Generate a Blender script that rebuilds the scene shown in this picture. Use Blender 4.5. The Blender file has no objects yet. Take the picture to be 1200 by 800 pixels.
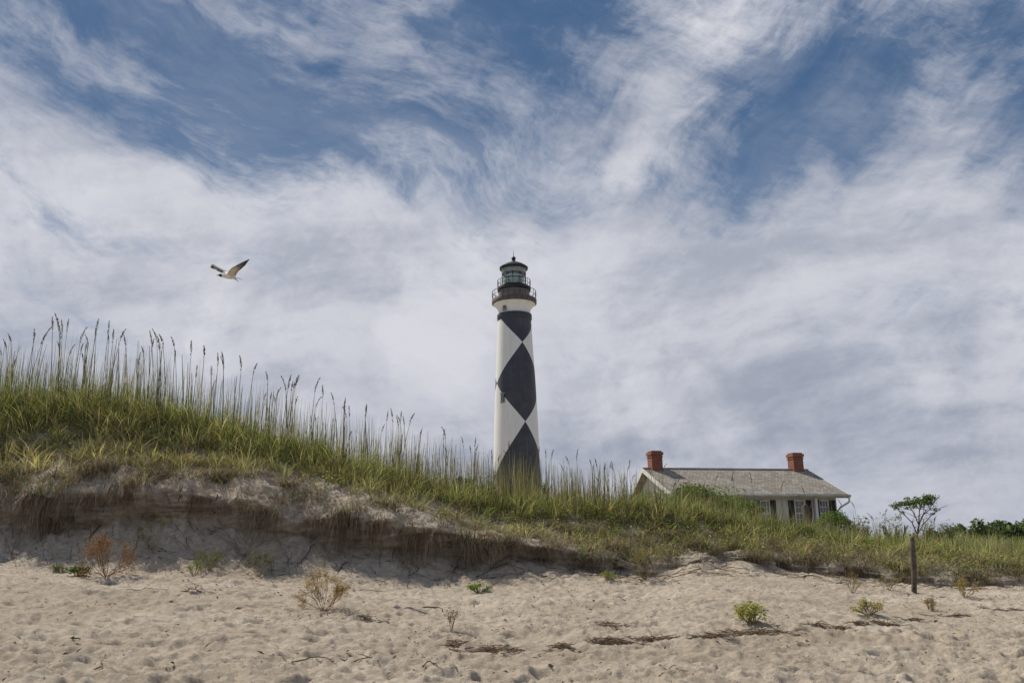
import bpy, bmesh, math, random
import numpy as np
from mathutils import Vector, Matrix

random.seed(7)
RNG = np.random.default_rng(11)
R_ = math.radians
scene = bpy.context.scene
COL = scene.collection

# ------------------------------------------------------------------ camera
F, W0, H0 = 1000.0, 1200.0, 800.0
EYE = Vector((0, 0, 1.6))
PITCH, ROLL = R_(13.5), R_(-0.85)
CM = Matrix.Rotation(math.pi / 2 + PITCH, 3, 'X') @ Matrix.Rotation(ROLL, 3, 'Z')
CMI = CM.inverted()
cam = bpy.data.cameras.new('camera')
cam.lens, cam.sensor_width = 30.0, 36.0
cam.clip_start, cam.clip_end = 0.1, 20000
cam_o = bpy.data.objects.new('camera', cam)
COL.objects.link(cam_o)
cam_o.matrix_world = Matrix.Translation(EYE) @ CM.to_4x4()
scene.camera = cam_o


def at(px, py, Y):
    """point at depth y=Y seen at photo pixel (px, py)"""
    d = CM @ Vector(((px - W0 / 2) / F, (H0 / 2 - py) / F, -1))
    return EYE + d * (Y / d.y)


CMA = np.array([[CMI[i][j] for j in range(3)] for i in range(3)])


def project(P):
    q = (P - np.array(EYE)) @ CMA.T
    dep = np.maximum(-q[:, 2], 1e-6)
    return W0 / 2 + F * q[:, 0] / dep, H0 / 2 - F * q[:, 1] / dep, -q[:, 2]


# ------------------------------------------------------------------ noise
def _hash(ix, iy, seed):
    h = (ix.astype(np.int64) * 374761393 + iy.astype(np.int64) * 668265263 + seed * 974711) & 0xffffffff
    h = ((h ^ (h >> 13)) * 1274126177) & 0xffffffff
    return (h ^ (h >> 16)) & 0xffffffff


def perlin(x, y, seed=0):
    x, y = np.broadcast_arrays(np.asarray(x, float), np.asarray(y, float))
    x0, y0 = np.floor(x), np.floor(y)
    fx, fy = x - x0, y - y0
    u, v = fx * fx * fx * (fx * (fx * 6 - 15) + 10), fy * fy * fy * (fy * (fy * 6 - 15) + 10)
    out = []
    for dx, dy in ((0, 0), (1, 0), (0, 1), (1, 1)):
        a = _hash(x0 + dx, y0 + dy, seed) / 4294967296.0 * 2 * math.pi
        out.append(np.cos(a) * (fx - dx) + np.sin(a) * (fy - dy))
    return ((out[0] * (1 - u) + out[1] * u) * (1 - v) + (out[2] * (1 - u) + out[3] * u) * v) * 1.5


def fbm(x, y, oct=4, seed=0, gain=.5):
    s, a = 0, 1
    for o in range(oct):
        s = s + a * perlin(x * 2 ** o, y * 2 ** o, seed + o * 17)
        a *= gain
    return s


def sstep(a, b, x):
    t = np.clip((x - a) / (b - a), 0, 1)
    return t * t * (3 - 2 * t)


# ------------------------------------------------------------------ objects
def tag(o, label=None, cat=None, group=None, kind=None):
    if label: o['label'] = label
    if cat: o['category'] = cat
    if group: o['group'] = group
    if kind: o['kind'] = kind
    return o


def empty(name, loc=(0, 0, 0), rz=0, label=None, cat=None, group=None):
    o = bpy.data.objects.new(name, None)
    o.empty_display_size = .2
    COL.objects.link(o)
    o.location = loc
    o.rotation_euler = (0, 0, rz)
    return tag(o, label, cat, group)


def link(name, me, mats, parent=None, loc=(0, 0, 0)):
    o = bpy.data.objects.new(name, me)
    if not isinstance(mats, (list, tuple)): mats = [mats]
    for m in mats: me.materials.append(m)
    COL.objects.link(o)
    o.location = loc
    if parent: o.parent = parent
    return o


def np_mesh(name, V, faces_list, col=None, smooth=True):
    """V (n,3); faces_list: list of int arrays (m,k)"""
    me = bpy.data.meshes.new(name)
    V = np.ascontiguousarray(V, np.float32)
    me.vertices.add(len(V))
    me.vertices.foreach_set('co', V.ravel())
    loops = np.concatenate([f.ravel() for f in faces_list]).astype(np.int32)
    tot = np.concatenate([np.full(len(f), f.shape[1], np.int32) for f in faces_list])
    start = np.concatenate([[0], np.cumsum(tot)[:-1]]).astype(np.int32)
    me.loops.add(len(loops))
    me.polygons.add(len(tot))
    me.loops.foreach_set('vertex_index', loops)
    me.polygons.foreach_set('loop_start', start)
    me.polygons.foreach_set('loop_total', tot)
    me.polygons.foreach_set('use_smooth', np.full(len(tot), smooth, bool))
    me.update(calc_edges=True)
    if col is not None:
        c = np.ones((len(V), 4), np.float32)
        c[:, :3] = col
        a = me.color_attributes.new('Col', 'FLOAT_COLOR', 'POINT')
        a.data.foreach_set('color', c.ravel())
    return me


class MB:
    """collects shapes into one mesh"""
    def __init__(self):
        self.v, self.f, self.c, self.mi = [], [], [], []

    def add(self, vs, fs, c=(1, 1, 1), mi=0):
        b = len(self.v)
        self.v += [tuple(v) for v in vs]
        self.c += [c] * len(vs)
        self.f += [tuple(b + i for i in f) for f in fs]
        self.mi += [mi] * len(fs)

    def box(self, lo, hi, mat=None, c=(1, 1, 1), mi=0):
        (x0, y0, z0), (x1, y1, z1) = lo, hi
        vs = [(x0, y0, z0), (x1, y0, z0), (x1, y1, z0), (x0, y1, z0), (x0, y0, z1), (x1, y0, z1), (x1, y1, z1), (x0, y1, z1)]
        if mat: vs = [mat @ Vector(v) for v in vs]
        self.add(vs, [(0, 3, 2, 1), (4, 5, 6, 7), (0, 1, 5, 4), (1, 2, 6, 5), (2, 3, 7, 6), (3, 0, 4, 7)], c, mi)

    def tube(self, pts, rad, n=5, c=(1, 1, 1), c2=None, cap=True, mi=0):
        pts = [Vector(p) for p in pts]
        if not isinstance(rad, (list, tuple)): rad = [rad] * len(pts)
        base = len(self.v)
        ref = Vector((.31, .17, .93))
        for i, p in enumerate(pts):
            t = (pts[min(i + 1, len(pts) - 1)] - pts[max(i - 1, 0)])
            t = t.normalized() if t.length > 1e-9 else Vector((0, 0, 1))
            a = t.cross(ref)
            if a.length < .05: a = t.cross(Vector((1, 0, 0)))
            a.normalize()
            b = t.cross(a)
            k = i / max(1, len(pts) - 1)
            cc = c if c2 is None else tuple(c[j] * (1 - k) + c2[j] * k for j in range(3))
            for q in range(n):
                an = 2 * math.pi * q / n
                self.v.append(tuple(p + (a * math.cos(an) + b * math.sin(an)) * rad[i]))
                self.c.append(cc)
        for i in range(len(pts) - 1):
            for q in range(n):
                r = (q + 1) % n
                self.f.append((base + i * n + q, base + i * n + r, base + (i + 1) * n + r, base + (i + 1) * n + q))
                self.mi.append(mi)
        if cap:
            self.f.append(tuple(base + q for q in range(n))[::-1]); self.mi.append(mi)
            e = base + (len(pts) - 1) * n
            self.f.append(tuple(e + q for q in range(n))); self.mi.append(mi)

    def lathe(self, prof, n=48, c=(1, 1, 1), close=False, mi=0):
        base = len(self.v)
        for r, z in prof:
            for q in range(n):
                an = 2 * math.pi * q / n
                self.v.append((r * math.cos(an), r * math.sin(an), z)); self.c.append(c)
        for i in range(len(prof) - 1):
            for q in range(n):
                r = (q + 1) % n
                self.f.append((base + i * n + q, base + i * n + r, base + (i + 1) * n + r, base + (i + 1) * n + q)); self.mi.append(mi)
        if close:
            self.f.append(tuple(base + q for q in range(n))[::-1]); self.mi.append(mi)
            e = base + (len(prof) - 1) * n
            self.f.append(tuple(e + q for q in range(n))); self.mi.append(mi)

    def mesh(self, name, smooth=False):
        me = bpy.data.meshes.new(name)
        me.from_pydata(self.v, [], self.f)
        me.update()
        a = me.color_attributes.new('Col', 'FLOAT_COLOR', 'POINT')
        c = np.ones((len(self.v), 4), np.float32)
        c[:, :3] = np.array(self.c, np.float32).reshape(-1, 3)
        a.data.foreach_set('color', c.ravel())
        me.polygons.foreach_set('use_smooth', np.full(len(self.f), smooth, bool))
        me.polygons.foreach_set('material_index', np.array(self.mi, np.int32))
        return me

    def build(self, name, mats, parent=None, smooth=False, loc=(0, 0, 0), sharp=None):
        me = self.mesh(name, smooth)
        if sharp:
            me.set_sharp_from_angle(angle=R_(sharp))
        return link(name, me, mats, parent, loc)


# ------------------------------------------------------------------ node helper
class S:
    """socket wrapper with arithmetic"""
    nt = None

    def __init__(self, s): self.s = s

    @staticmethod
    def _m(op, *a, clamp=False):
        n = S.nt.nodes.new('ShaderNodeMath'); n.operation = op; n.use_clamp = clamp
        for i, v in enumerate(a):
            if isinstance(v, S): S.nt.links.new(v.s, n.inputs[i])
            else: n.inputs[i].default_value = v
        return S(n.outputs[0])

    def __add__(s, o): return S._m('ADD', s, o)
    __radd__ = __add__
    def __sub__(s, o): return S._m('SUBTRACT', s, o)
    def __rsub__(s, o): return S._m('SUBTRACT', o, s)
    def __mul__(s, o): return S._m('MULTIPLY', s, o)
    __rmul__ = __mul__
    def __truediv__(s, o): return S._m('DIVIDE', s, o)


def clamp01(a): return S._m('ADD', a, 0.0, clamp=True)


def ss(a, b, x):
    n = S.nt.nodes.new('ShaderNodeMapRange'); n.interpolation_type = 'SMOOTHSTEP'
    S.nt.links.new(x.s, n.inputs[0]); n.inputs[1].default_value = a; n.inputs[2].default_value = b
    return S(n.outputs[0])


def xyz(x=0, y=0, z=0):
    n = S.nt.nodes.new('ShaderNodeCombineXYZ')
    for i, v in enumerate((x, y, z)):
        if isinstance(v, S): S.nt.links.new(v.s, n.inputs[i])
        else: n.inputs[i].default_value = v
    return S(n.outputs[0])


def noise(vec, scale, detail=4, rough=.55, dist=0, color=False):
    n = S.nt.nodes.new('ShaderNodeTexNoise')
    if vec is not None: S.nt.links.new(vec.s, n.inputs['Vector'])
    n.inputs['Scale'].default_value = scale; n.inputs['Detail'].default_value = detail
    n.inputs['Roughness'].default_value = rough; n.inputs['Distortion'].default_value = dist
    return S(n.outputs['Color' if color else 'Fac'])


def vmath(op, a, b):
    n = S.nt.nodes.new('ShaderNodeVectorMath'); n.operation = op
    for i, v in enumerate((a, b)):
        if isinstance(v, S): S.nt.links.new(v.s, n.inputs[i])
        elif i == 1 and op == 'SCALE': n.inputs['Scale'].default_value = v
        else: n.inputs[i].default_value = v
    return S(n.outputs[0])


def mixc(f, a, b, blend='MIX'):
    n = S.nt.nodes.new('ShaderNodeMix'); n.data_type = 'RGBA'; n.blend_type = blend
    for i, v in ((0, f), (6, a), (7, b)):
        if isinstance(v, S): S.nt.links.new(v.s, n.inputs[i])
        elif i == 0: n.inputs[i].default_value = v
        else: n.inputs[i].default_value = (*v, 1)
    return S(n.outputs[2])


def sepxyz(v):
    n = S.nt.nodes.new('ShaderNodeSeparateXYZ'); S.nt.links.new(v.s, n.inputs[0])
    return [S(o) for o in n.outputs]


def coords(which='Object'):
    return S(S.nt.nodes.new('ShaderNodeTexCoord').outputs[which])


def attr(name='Col'):
    n = S.nt.nodes.new('ShaderNodeAttribute'); n.attribute_name = name
    return S(n.outputs['Color'])


def bump(h, strength=.5, dist=.01):
    n = S.nt.nodes.new('ShaderNodeBump'); n.inputs['Strength'].default_value = strength
    n.inputs['Distance'].default_value = dist
    S.nt.links.new(h.s, n.inputs['Height'])
    return S(n.outputs[0])


def new_mat(name):
    m = bpy.data.materials.new(name); m.use_nodes = True
    S.nt = m.node_tree
    return m, m.node_tree.nodes['Principled BSDF']


def put(b, col=None, rough=None, nrm=None, **kw):
    for k, v in (('Base Color', col), ('Roughness', rough), ('Normal', nrm)):
        if v is None: continue
        if isinstance(v, S): S.nt.links.new(v.s, b.inputs[k])
        elif k == 'Base Color': b.inputs[k].default_value = (*v, 1)
        else: b.inputs[k].default_value = v
    for k, v in kw.items(): b.inputs[k.replace('_', ' ')].default_value = v


def simple_mat(name, c, rough=.8, var=.25, scale=6, detail=5, spec=.3, metal=0, bmp=0):
    m, b = new_mat(name)
    n = noise(coords(), scale, detail, .6)
    col = mixc(ss(.3, .7, n), tuple(x * (1 - var) for x in c), tuple(x * (1 + var) for x in c))
    put(b, col, rough, bump(n, bmp, .02) if bmp else None, Metallic=metal)
    b.inputs['Specular IOR Level'].default_value = spec
    return m


def foliage_mat(name, trans=.42, rough=.6, tint=(1.1, 1.15, .6)):
    m, b = new_mat(name)
    nt = m.node_tree
    c = attr()
    S.nt.links.new(c.s, b.inputs['Base Color'])
    b.inputs['Roughness'].default_value = rough
    b.inputs['Specular IOR Level'].default_value = .25
    t = nt.nodes.new('ShaderNodeBsdfTranslucent')
    S.nt.links.new(mixc(1.0, c, tint, 'MULTIPLY').s, t.inputs[0])
    mx = nt.nodes.new('ShaderNodeMixShader'); mx.inputs[0].default_value = trans
    nt.links.new(b.outputs[0], mx.inputs[1]); nt.links.new(t.outputs[0], mx.inputs[2])
    nt.links.new(mx.outputs[0], nt.nodes['Material Output'].inputs[0])
    return m


M_FOL = foliage_mat('foliage')
M_DRY = foliage_mat('dry_foliage', .2, .8, (.95, .92, .85))


def vc_mat(name, rough=.85):
    m, b = new_mat(name)
    n = noise(coords(), 25, 3, .6)
    put(b, mixc(.5, attr(), mixc(ss(.3, .7, n), (.6, .6, .6), (1.3, 1.3, 1.3)), 'MULTIPLY'), rough)
    b.inputs['Specular IOR Level'].default_value = .2
    return m


M_BARK = vc_mat('bark_and_twig')

# ------------------------------------------------------------------ terrain
#        px    foot  sb   lip  veg  crest  Yfoot
KEYS = [(-150, 664, 622, 584, 552, 484, 14.9),
        (0,   664, 622, 582, 552, 482, 15.0),
        (60,  668, 618, 580, 540, 480, 15.0),
        (120, 670, 612, 576, 532, 480, 15.1),
        (200, 670, 610, 576, 545, 497, 15.3),
        (250, 672, 612, 582, 545, 512, 15.3),
        (300, 678, 622, 590, 552, 526, 15.3),
        (400, 684, 640, 604, 570, 553, 15.3),
        (500, 690, 650, 618, 596, 578, 15.4),
        (560, 690, 655, 630, 618, 591, 15.5),
        (620, 686, 652, 636, 626, 598, 15.8),
        (700, 684, 668, 652, 640, 598, 16.0),
        (760, 688, 674, 660, 645, 598, 15.9),
        (820, 676, 658, 648, 640, 604, 16.4),
        (900, 676, 664, 650, 642, 624, 16.8),
        (1000, 688, 680, 662, 652, 641, 16.8),
        (1100, 694, 688, 672, 662, 650, 16.9),
        (1200, 692, 688, 674, 664, 658, 17.4),
        (1350, 692, 688, 676, 666, 660, 18.0)]


def feat(ix, dY):
    P = [at(k[0], k[ix], k[6] + dY) for k in KEYS]
    u = np.array([p.x / p.y for p in P])
    o = np.argsort(u)
    return u[o], np.array([p.y for p in P])[o], np.array([p.z for p in P])[o]


ucore = np.linspace(-.80, .80, 1500)
U = np.concatenate([[-5, -3, -2, -1.5, -1.2, -1.05, -.95, -.88], np.linspace(-.85, -.805, 6), ucore,
                    np.linspace(.805, .85, 6), [.88, .95, 1.05, 1.2, 1.5, 2, 3, 5]])
C = len(U)


def smooth1(a, n):
    for _ in range(n):
        a[1:-1] = .25 * a[:-2] + .5 * a[1:-1] + .25 * a[2:]
    return a


def curve(ix, dY):
    u, y, z = feat(ix, dY)
    return smooth1(np.interp(U, u, y), 60), smooth1(np.interp(U, u, z), 60)


wob = .28 * fbm(U * 9, 0 * U, 4, 3) + .12 * fbm(U * 40, 0 * U, 3, 5)
zw = .05 * fbm(U * 14, 0 * U + 3, 3, 9)
footY, footZ = curve(1, 0)
sbY, sbZ = curve(2, 1.45)
lipY, lipZ = curve(3, 1.42)
vegY, vegZ = curve(4, 2.7)
crY, crZ = curve(5, 4.6)
P0 = [at(k[0], 835, 6.3) for k in KEYS]
pu = np.array([p.x / p.y for p in P0]); pz = np.array([p.z for p in P0])
p0Z = np.interp(U, pu, pz)
scH = np.clip(lipZ - sbZ, .05, 1)
slump = sstep(.10, .55, fbm(U * 6.5, 0 * U + 8, 3, 13)) + .8 * sstep(.05, .25, U)   # stretches where the edge has slid down
slump = np.clip(smooth1(slump, 20), 0, .85)
lipZ = lipZ - slump * .55 * scH; sbZ = sbZ + slump * .15 * scH
scH = np.clip(lipZ - sbZ, .05, 1)
sbY = sbY + wob; lipY = lipY + wob + .12 * sstep(-.02, .12, U) - .30 * np.clip(scH / .4, 0, 1) * (1 - slump)
sbZ = sbZ + zw * 1.5; lipZ = lipZ + zw
vegY = vegY + wob * .5
one = np.ones(C)
GZ = 1.25
pts = [(-25 * one, -1.2 * one), (-1 * one, -.1 * one), (6.3 * one, p0Z), (footY, footZ),
       (footY * .5 + sbY * .5, footZ * .62 + sbZ * .38), (sbY, sbZ), (lipY, lipZ),
       (lipY * .55 + vegY * .45, lipZ * .42 + vegZ * .58),
       (vegY, vegZ), (crY, crZ), (crY + 2.5, crZ - .25), (crY + 8, crZ * .45 + GZ * .55), (40 * one, GZ * one), (90 * one, GZ * one),
       (300 * one, GZ * one), (1500 * one, GZ * one), (9000 * one, GZ * one)]
NR = [8, 16, 230, 34, 34, 24, 26, 26, 60, 26, 22, 12, 8, 5, 4, 4]
Ys, Zs, zone = [], [], []
for i, n in enumerate(NR):
    for k in range(n):
        t = k / n
        if i == 2: t = t ** 1.25
        Ys.append(pts[i][0] * (1 - t) + pts[i + 1][0] * t)
        Zs.append(pts[i][1] * (1 - t) + pts[i + 1][1] * t)
        zone.append(i + t)
Ys.append(pts[-1][0]); Zs.append(pts[-1][1]); zone.append(float(len(NR)))
Y = np.array(Ys); Z = np.array(Zs); zone = np.array(zone)
NRW = len(zone)
w = np.where((zone > 2.5) & (zone < 10.5), 1.0, 0.0)
w[(zone >= 4.9) & (zone <= 6.05)] = .25
for _ in range(30):
    for A in (Y, Z):
        A[1:-1] += w[1:-1, None] * .5 * (.5 * (A[:-2] + A[2:]) - A[1:-1])
X = U[None, :] * np.maximum(Y, 3.0)
zc = zone[:, None] + 0 * X

# surface relief
beach = sstep(-1, 1.5, zc) * (1 - sstep(3.2, 4.6, zc))
rel = .04 * fbm(X * 1.1, Y * 1.3, 4, 21) + .026 * np.abs(fbm(X * 2.6, Y * 3.2, 4, 25)) + .018 * fbm(X * 7, Y * 8, 4, 31)
Z += rel * beach
slope = sstep(3.0, 3.6, zc) * (1 - sstep(4.7, 5.0, zc))
Z += slope * (.07 * fbm(X * 1.6, Y * 1.0, 5, 41) + .02 * fbm(X * 7, Y * 5, 3, 43))
sc = sstep(4.85, 5.1, zc) * (1 - sstep(5.9, 6.15, zc))
Y += sc * (-.16 * fbm(X * 1.9, Z * 2.5, 5, 51) + .022 * np.sin(Z * 40 + 5 * fbm(X * .5, Z * 1.5, 3, 53)))
lit = sstep(5.9, 6.3, zc) * (1 - sstep(10.5, 12, zc))
Z += lit * (.075 * fbm(X * 1.6, Y * 1.6, 4, 61) + .05 * (.5 - np.abs(fbm(X * 4, Y * 4, 4, 67))) + .012 * fbm(X * 16, Y * 16, 2, 69))
hill = sstep(10, 11.5, zc) * (1 - sstep(12.5, 13, zc))
Z += hill * .25 * fbm(X * .25, Y * .25, 3, 71)

# footprints and scuffs pressed into the dry sand
spu = ucore[1] - ucore[0]
c0 = int(np.searchsorted(U, ucore[0]))
rowY = Y[:, C // 2]
rb = np.where((zone > 1.6) & (zone < 3.25))[0]
for k in range(5600):
    if k < 5000:
        yy = 6.0 + 9.3 * random.random() ** 1.1
        xx = random.uniform(-.72, .72) * yy
    else:  # walking tracks
        tr = (k - 5000) // 75
        s_ = ((k - 5000) % 75) * .34
        y0_ = 7.2 + (tr * 1.37) % 7.6
        xx = -11 + s_ + .05 * random.random(); yy = y0_ + .35 * math.sin(s_ * .4 + tr) + (.09 if k % 2 else -.09)
    if yy < 5.5: continue
    r0 = .035 + .13 * random.random() ** 2.2 if k < 5000 else random.uniform(.09, .12); dp = random.uniform(.06, .27) * r0 if k < 5000 else random.uniform(.02, .045)
    el = random.uniform(.5, 1.0)
    ci = c0 + int((xx / yy - ucore[0]) / spu); hw = int(r0 * 2.6 / yy / spu) + 2
    a, b = max(ci - hw, 0), min(ci + hw, C)
    rr = rb[np.abs(rowY[rb] - yy) < r0 * 2.6 + .25]
    if b - a < 2 or len(rr) < 2: continue
    sl = (slice(rr[0], rr[-1] + 1), slice(a, b))
    an = random.uniform(-.5, .5)
    dx, dy = X[sl] - xx, Y[sl] - yy
    ex = (dx * math.cos(an) + dy * math.sin(an)) / r0; ey = (-dx * math.sin(an) + dy * math.cos(an)) / (r0 * el)
    d2 = ex * ex + ey * ey
    fade = (1 - sstep(3.0, 3.25, zc[sl]))
    Z[sl] += fade * (-dp * np.exp(-d2 * 1.3) + dp * .55 * np.exp(-(np.sqrt(d2) - 1.35) ** 2 * 6))

TV = np.stack([X, Y, Z], -1).reshape(-1, 3)
ii = (np.arange(NRW - 1)[:, None] * C + np.arange(C - 1)[None, :]).ravel()
TF = np.stack([ii, ii + 1, ii + C + 1, ii + C], -1)
# masks: R dark organic scarp, G plant litter / humus, B trodden debris
mR = sstep(4.9, 5.08, zc) * (1 - sstep(5.7, 6.25, zc)) * np.clip(scH[None, :] / .32, .25, 1)
mR = mR * np.clip(.62 + .75 * fbm(X * 1.1, Z * 3.5, 4, 81), .1, 1) * (1 - .5 * slump[None, :])
litn = fbm(X * 1.3, Y * 1.3, 4, 91)
mG = .8 * sstep(6.9, 8.9, zc + .9 * litn) * (1 - sstep(11.5, 13, zc) * .2)
mB = sstep(1.5, 2.2, zc) * (1 - sstep(2.6, 3.1, zc)) * sstep(-.2, .5, fbm(X * .5, Y * 1.2, 4, 95))
TC = np.stack([mR, mG, mB], -1).reshape(-1, 3)

m_sand, b = new_mat('dune_sand')
co = coords('Object')
a_ = S.nt.nodes.new('ShaderNodeSeparateColor'); S.nt.links.new(attr().s, a_.inputs[0])
aR, aG, aB = [S(o) for o in a_.outputs]
n1 = noise(co, .9, 6, .6); n2 = noise(co, 9, 5, .65); n3 = noise(co, 70, 3, .7); n4 = noise(co, 300, 2, .6)
nL = noise(vmath('MULTIPLY', co, (.28, .55, 1)), 1.0, 5, .6)
base = mixc(ss(.3, .7, n1), (.56, .47, .365), (.70, .61, .49))
base = mixc(ss(.42, .68, nL) * .5, base, (.455, .375, .28))
base = mixc(ss(.40, .66, n2) * .75, base, (.41, .34, .26))
grain = ss(.57, .70, n3)
base = mixc(grain * (.38 + .45 * aB), base, (.17, .13, .09))
base = mixc(ss(.62, .70, n4) * .35, base, (.72, .66, .56))
litc = mixc(ss(.4, .62, n2), (.14, .11, .065), (.42, .35, .25))
base = mixc(ss(.15, .85, aG + (n2 - .5) * .8) * .85, base, litc)
scc = mixc(ss(.35, .65, noise(vmath('MULTIPLY', co, (1.2, 1.2, 14)), 1.6, 5, .6)), (.22, .18, .14), (.46, .385, .30))
base = mixc(clamp01(aR * .95), base, scc)
hgt = n2 * .55 + n3 * .35 + n4 * .15 + n1 * .3
put(b, base, .95, bump(hgt, 1.0, .075))
b.inputs['Specular IOR Level'].default_value = .08
beach_o = link('beach', np_mesh('beach', TV, [TF], TC), m_sand)
tag(beach_o, 'pale sandy beach rising into an eroded grassy dune', 'beach', kind='structure')

TPX, TPY, TPD = project(TV)


def ground(px, py):
    """terrain point seen at photo pixel"""
    d = (TPX - px) ** 2 + (TPY - py) ** 2
    d[(TPD < 1) | (TV[:, 1] > 60)] = 1e9
    k = np.where(d < 9)[0]
    if len(k) == 0: k = np.array([int(np.argmin(d))])
    k = k[np.argmin(TPD[k])]
    return Vector(TV[k].tolist())


def zat(x, y):
    """terrain height under (x, y)"""
    c = int(np.clip(np.searchsorted(U, x / max(y, 3.0)), 1, C - 1))
    o = np.argsort(Y[:, c])
    return float(np.interp(y, Y[o, c], Z[o, c]))


# ------------------------------------------------------------------ blades and leaves
def blades(P, az, h, lean, wd, c0, c1, K=4, droop=None):
    """tapering curved blades: P (n,3), az/h/lean/wd (n,), c0 base colour, c1 tip colour (n,3)"""
    n = len(P)
    ts = np.linspace(0, 1, K)
    d = np.stack([np.cos(az), np.sin(az), 0 * az], -1)
    fa = az + math.pi / 2 + RNG.uniform(-.8, .8, n)
    sd = np.stack([np.cos(fa), np.sin(fa), 0 * fa], -1)
    if droop is None: droop = np.zeros(n)
    V, CC = [], []
    for k, t in enumerate(ts):
        out = (lean * (.35 * t + .65 * t * t) * h)[:, None] * d
        up = (h * (t - droop * t ** 2.2 - .28 * np.abs(lean) * t * t))[:, None] * np.array([0, 0, 1.0])
        p = P + out + up
        cc = c0 * (1 - t) + c1 * t
        if k < K - 1:
            ww = (wd * (1 - .55 * t))[:, None] * sd * .5
            V += [p - ww, p + ww]; CC += [cc, cc]
        else:
            V.append(p); CC.append(cc)
    m = 2 * K - 1
    V = np.stack(V, 1).reshape(-1, 3); CC = np.stack(CC, 1).reshape(-1, 3)
    b = np.arange(n) * m
    Q = np.concatenate([np.stack([b + 2 * k, b + 2 * k + 1, b + 2 * k + 3, b + 2 * k + 2], -1) for k in range(K - 2)])
    T = np.stack([b + 2 * (K - 2), b + 2 * (K - 2) + 1, b + 2 * (K - 1)], -1)
    return V, CC, Q, T


def leaves(P, size, col, flat=.5, aspect=.5):
    """one small folded leaf (two quads) per point"""
    n = len(P)
    a = RNG.uniform(0, 2 * math.pi, n)
    z = RNG.uniform(-1, 1, n) * (1 - flat) + flat * RNG.uniform(-.3, .6, n)
    r = np.sqrt(np.maximum(0, 1 - np.clip(z, -1, 1) ** 2))
    L = np.stack([r * np.cos(a), r * np.sin(a), z], -1)
    up = np.stack([RNG.normal(0, .35 + .5 * (1 - flat), n), RNG.normal(0, .35 + .5 * (1 - flat), n), np.ones(n)], -1)
    sdv = np.cross(L, up); sdv /= np.linalg.norm(sdv, axis=1, keepdims=True) + 1e-9
    s = size[:, None]
    nr = np.cross(sdv, L)
    p0 = P; p1 = P + L * s
    mid = P + L * s * .5
    l = mid - sdv * s * aspect * .5 + nr * s * .1; rr = mid + sdv * s * aspect * .5 + nr * s * .1
    V = np.stack([p0, rr, p1, l], 1).reshape(-1, 3)
    b = np.arange(n) * 4
    Q = np.stack([b, b + 1, b + 2, b + 3], -1)
    return V, np.repeat(col, 4, 0), Q


def mixcol(n, cols, wts, jit=.18):
    cols = np.array(cols); k = RNG.choice(len(cols), n, p=np.array(wts) / sum(wts))
    c = cols[k] * (1 + RNG.normal(0, jit, (n, 1))) * (1 + RNG.normal(0, jit * .4, (n, 3)))
    return np.clip(c, .004, .9)


def merge(parts):
    V, CC, Qs, Ts, o = [], [], [], [], 0
    for p in parts:
        V.append(p[0]); CC.append(p[1]); Qs.append(p[2] + o)
        if len(p) > 3: Ts.append(p[3] + o)
        o += len(p[0])
    fl = [np.concatenate(Qs)] + ([np.concatenate(Ts)] if Ts else [])
    return np.concatenate(V), fl, np.concatenate(CC)


# sampling weights over the terrain
Xc, Yc, Zc = X, Y, Z
dxc = np.zeros_like(X); dxc[:, 1:-1] = np.abs(X[:, 2:] - X[:, :-2]) / 2
dyc = np.zeros_like(X); dyc[1:-1] = np.sqrt((Y[2:] - Y[:-2]) ** 2 + (Z[2:] - Z[:-2]) ** 2) / 2
area = dxc * dyc
area[:, (U < -.82) | (U > .82)] = 0
patch = fbm(X * .55, Y * .7, 4, 101)
patch2 = fbm(X * 1.7, Y * 1.7, 3, 105)
rgt = sstep(-.12, .12, U)[None, :]        # 0 on the high dune, 1 towards the house
PPX = TPX.reshape(X.shape)


def sample(wt, n):
    p = (wt * area).ravel(); p = p / p.sum()
    k = RNG.choice(len(p), n, p=p)
    Pp = TV[k].copy()
    Pp[:, :2] += RNG.uniform(-.5, .5, (n, 2)) * np.minimum(np.stack([dxc.ravel()[k], dyc.ravel()[k]], -1), .3)
    return Pp, k


def tufts(wt, nt, per, rad):
    Pc, k = sample(wt, nt)
    cnt = RNG.poisson(per, nt) + 3
    idx = np.repeat(np.arange(nt), cnt)
    n = len(idx)
    rr = np.sqrt(RNG.random(n)) * rad; a = RNG.uniform(0, 2 * math.pi, n)
    Pp = Pc[idx].copy(); Pp[:, 0] += rr * np.cos(a); Pp[:, 1] += rr * np.sin(a)
    Pp[:, 2] -= .03
    return Pp, idx, a, k


GREEN = [(.092, .145, .048), (.14, .20, .066), (.205, .245, .09), (.32, .29, .15), (.44, .38, .24)]
lft = (1 - sstep(-.46, -.30, U))[None, :]
zone_grass = sstep(7.0, 8.2, zc + .8 * patch + .6 * patch2 + .7 * rgt + .75 * lft) * (1 + 1.2 * sstep(8.2, 8.8, zc)) * (1 - sstep(11.2, 12.2, zc))
parts = []
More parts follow.
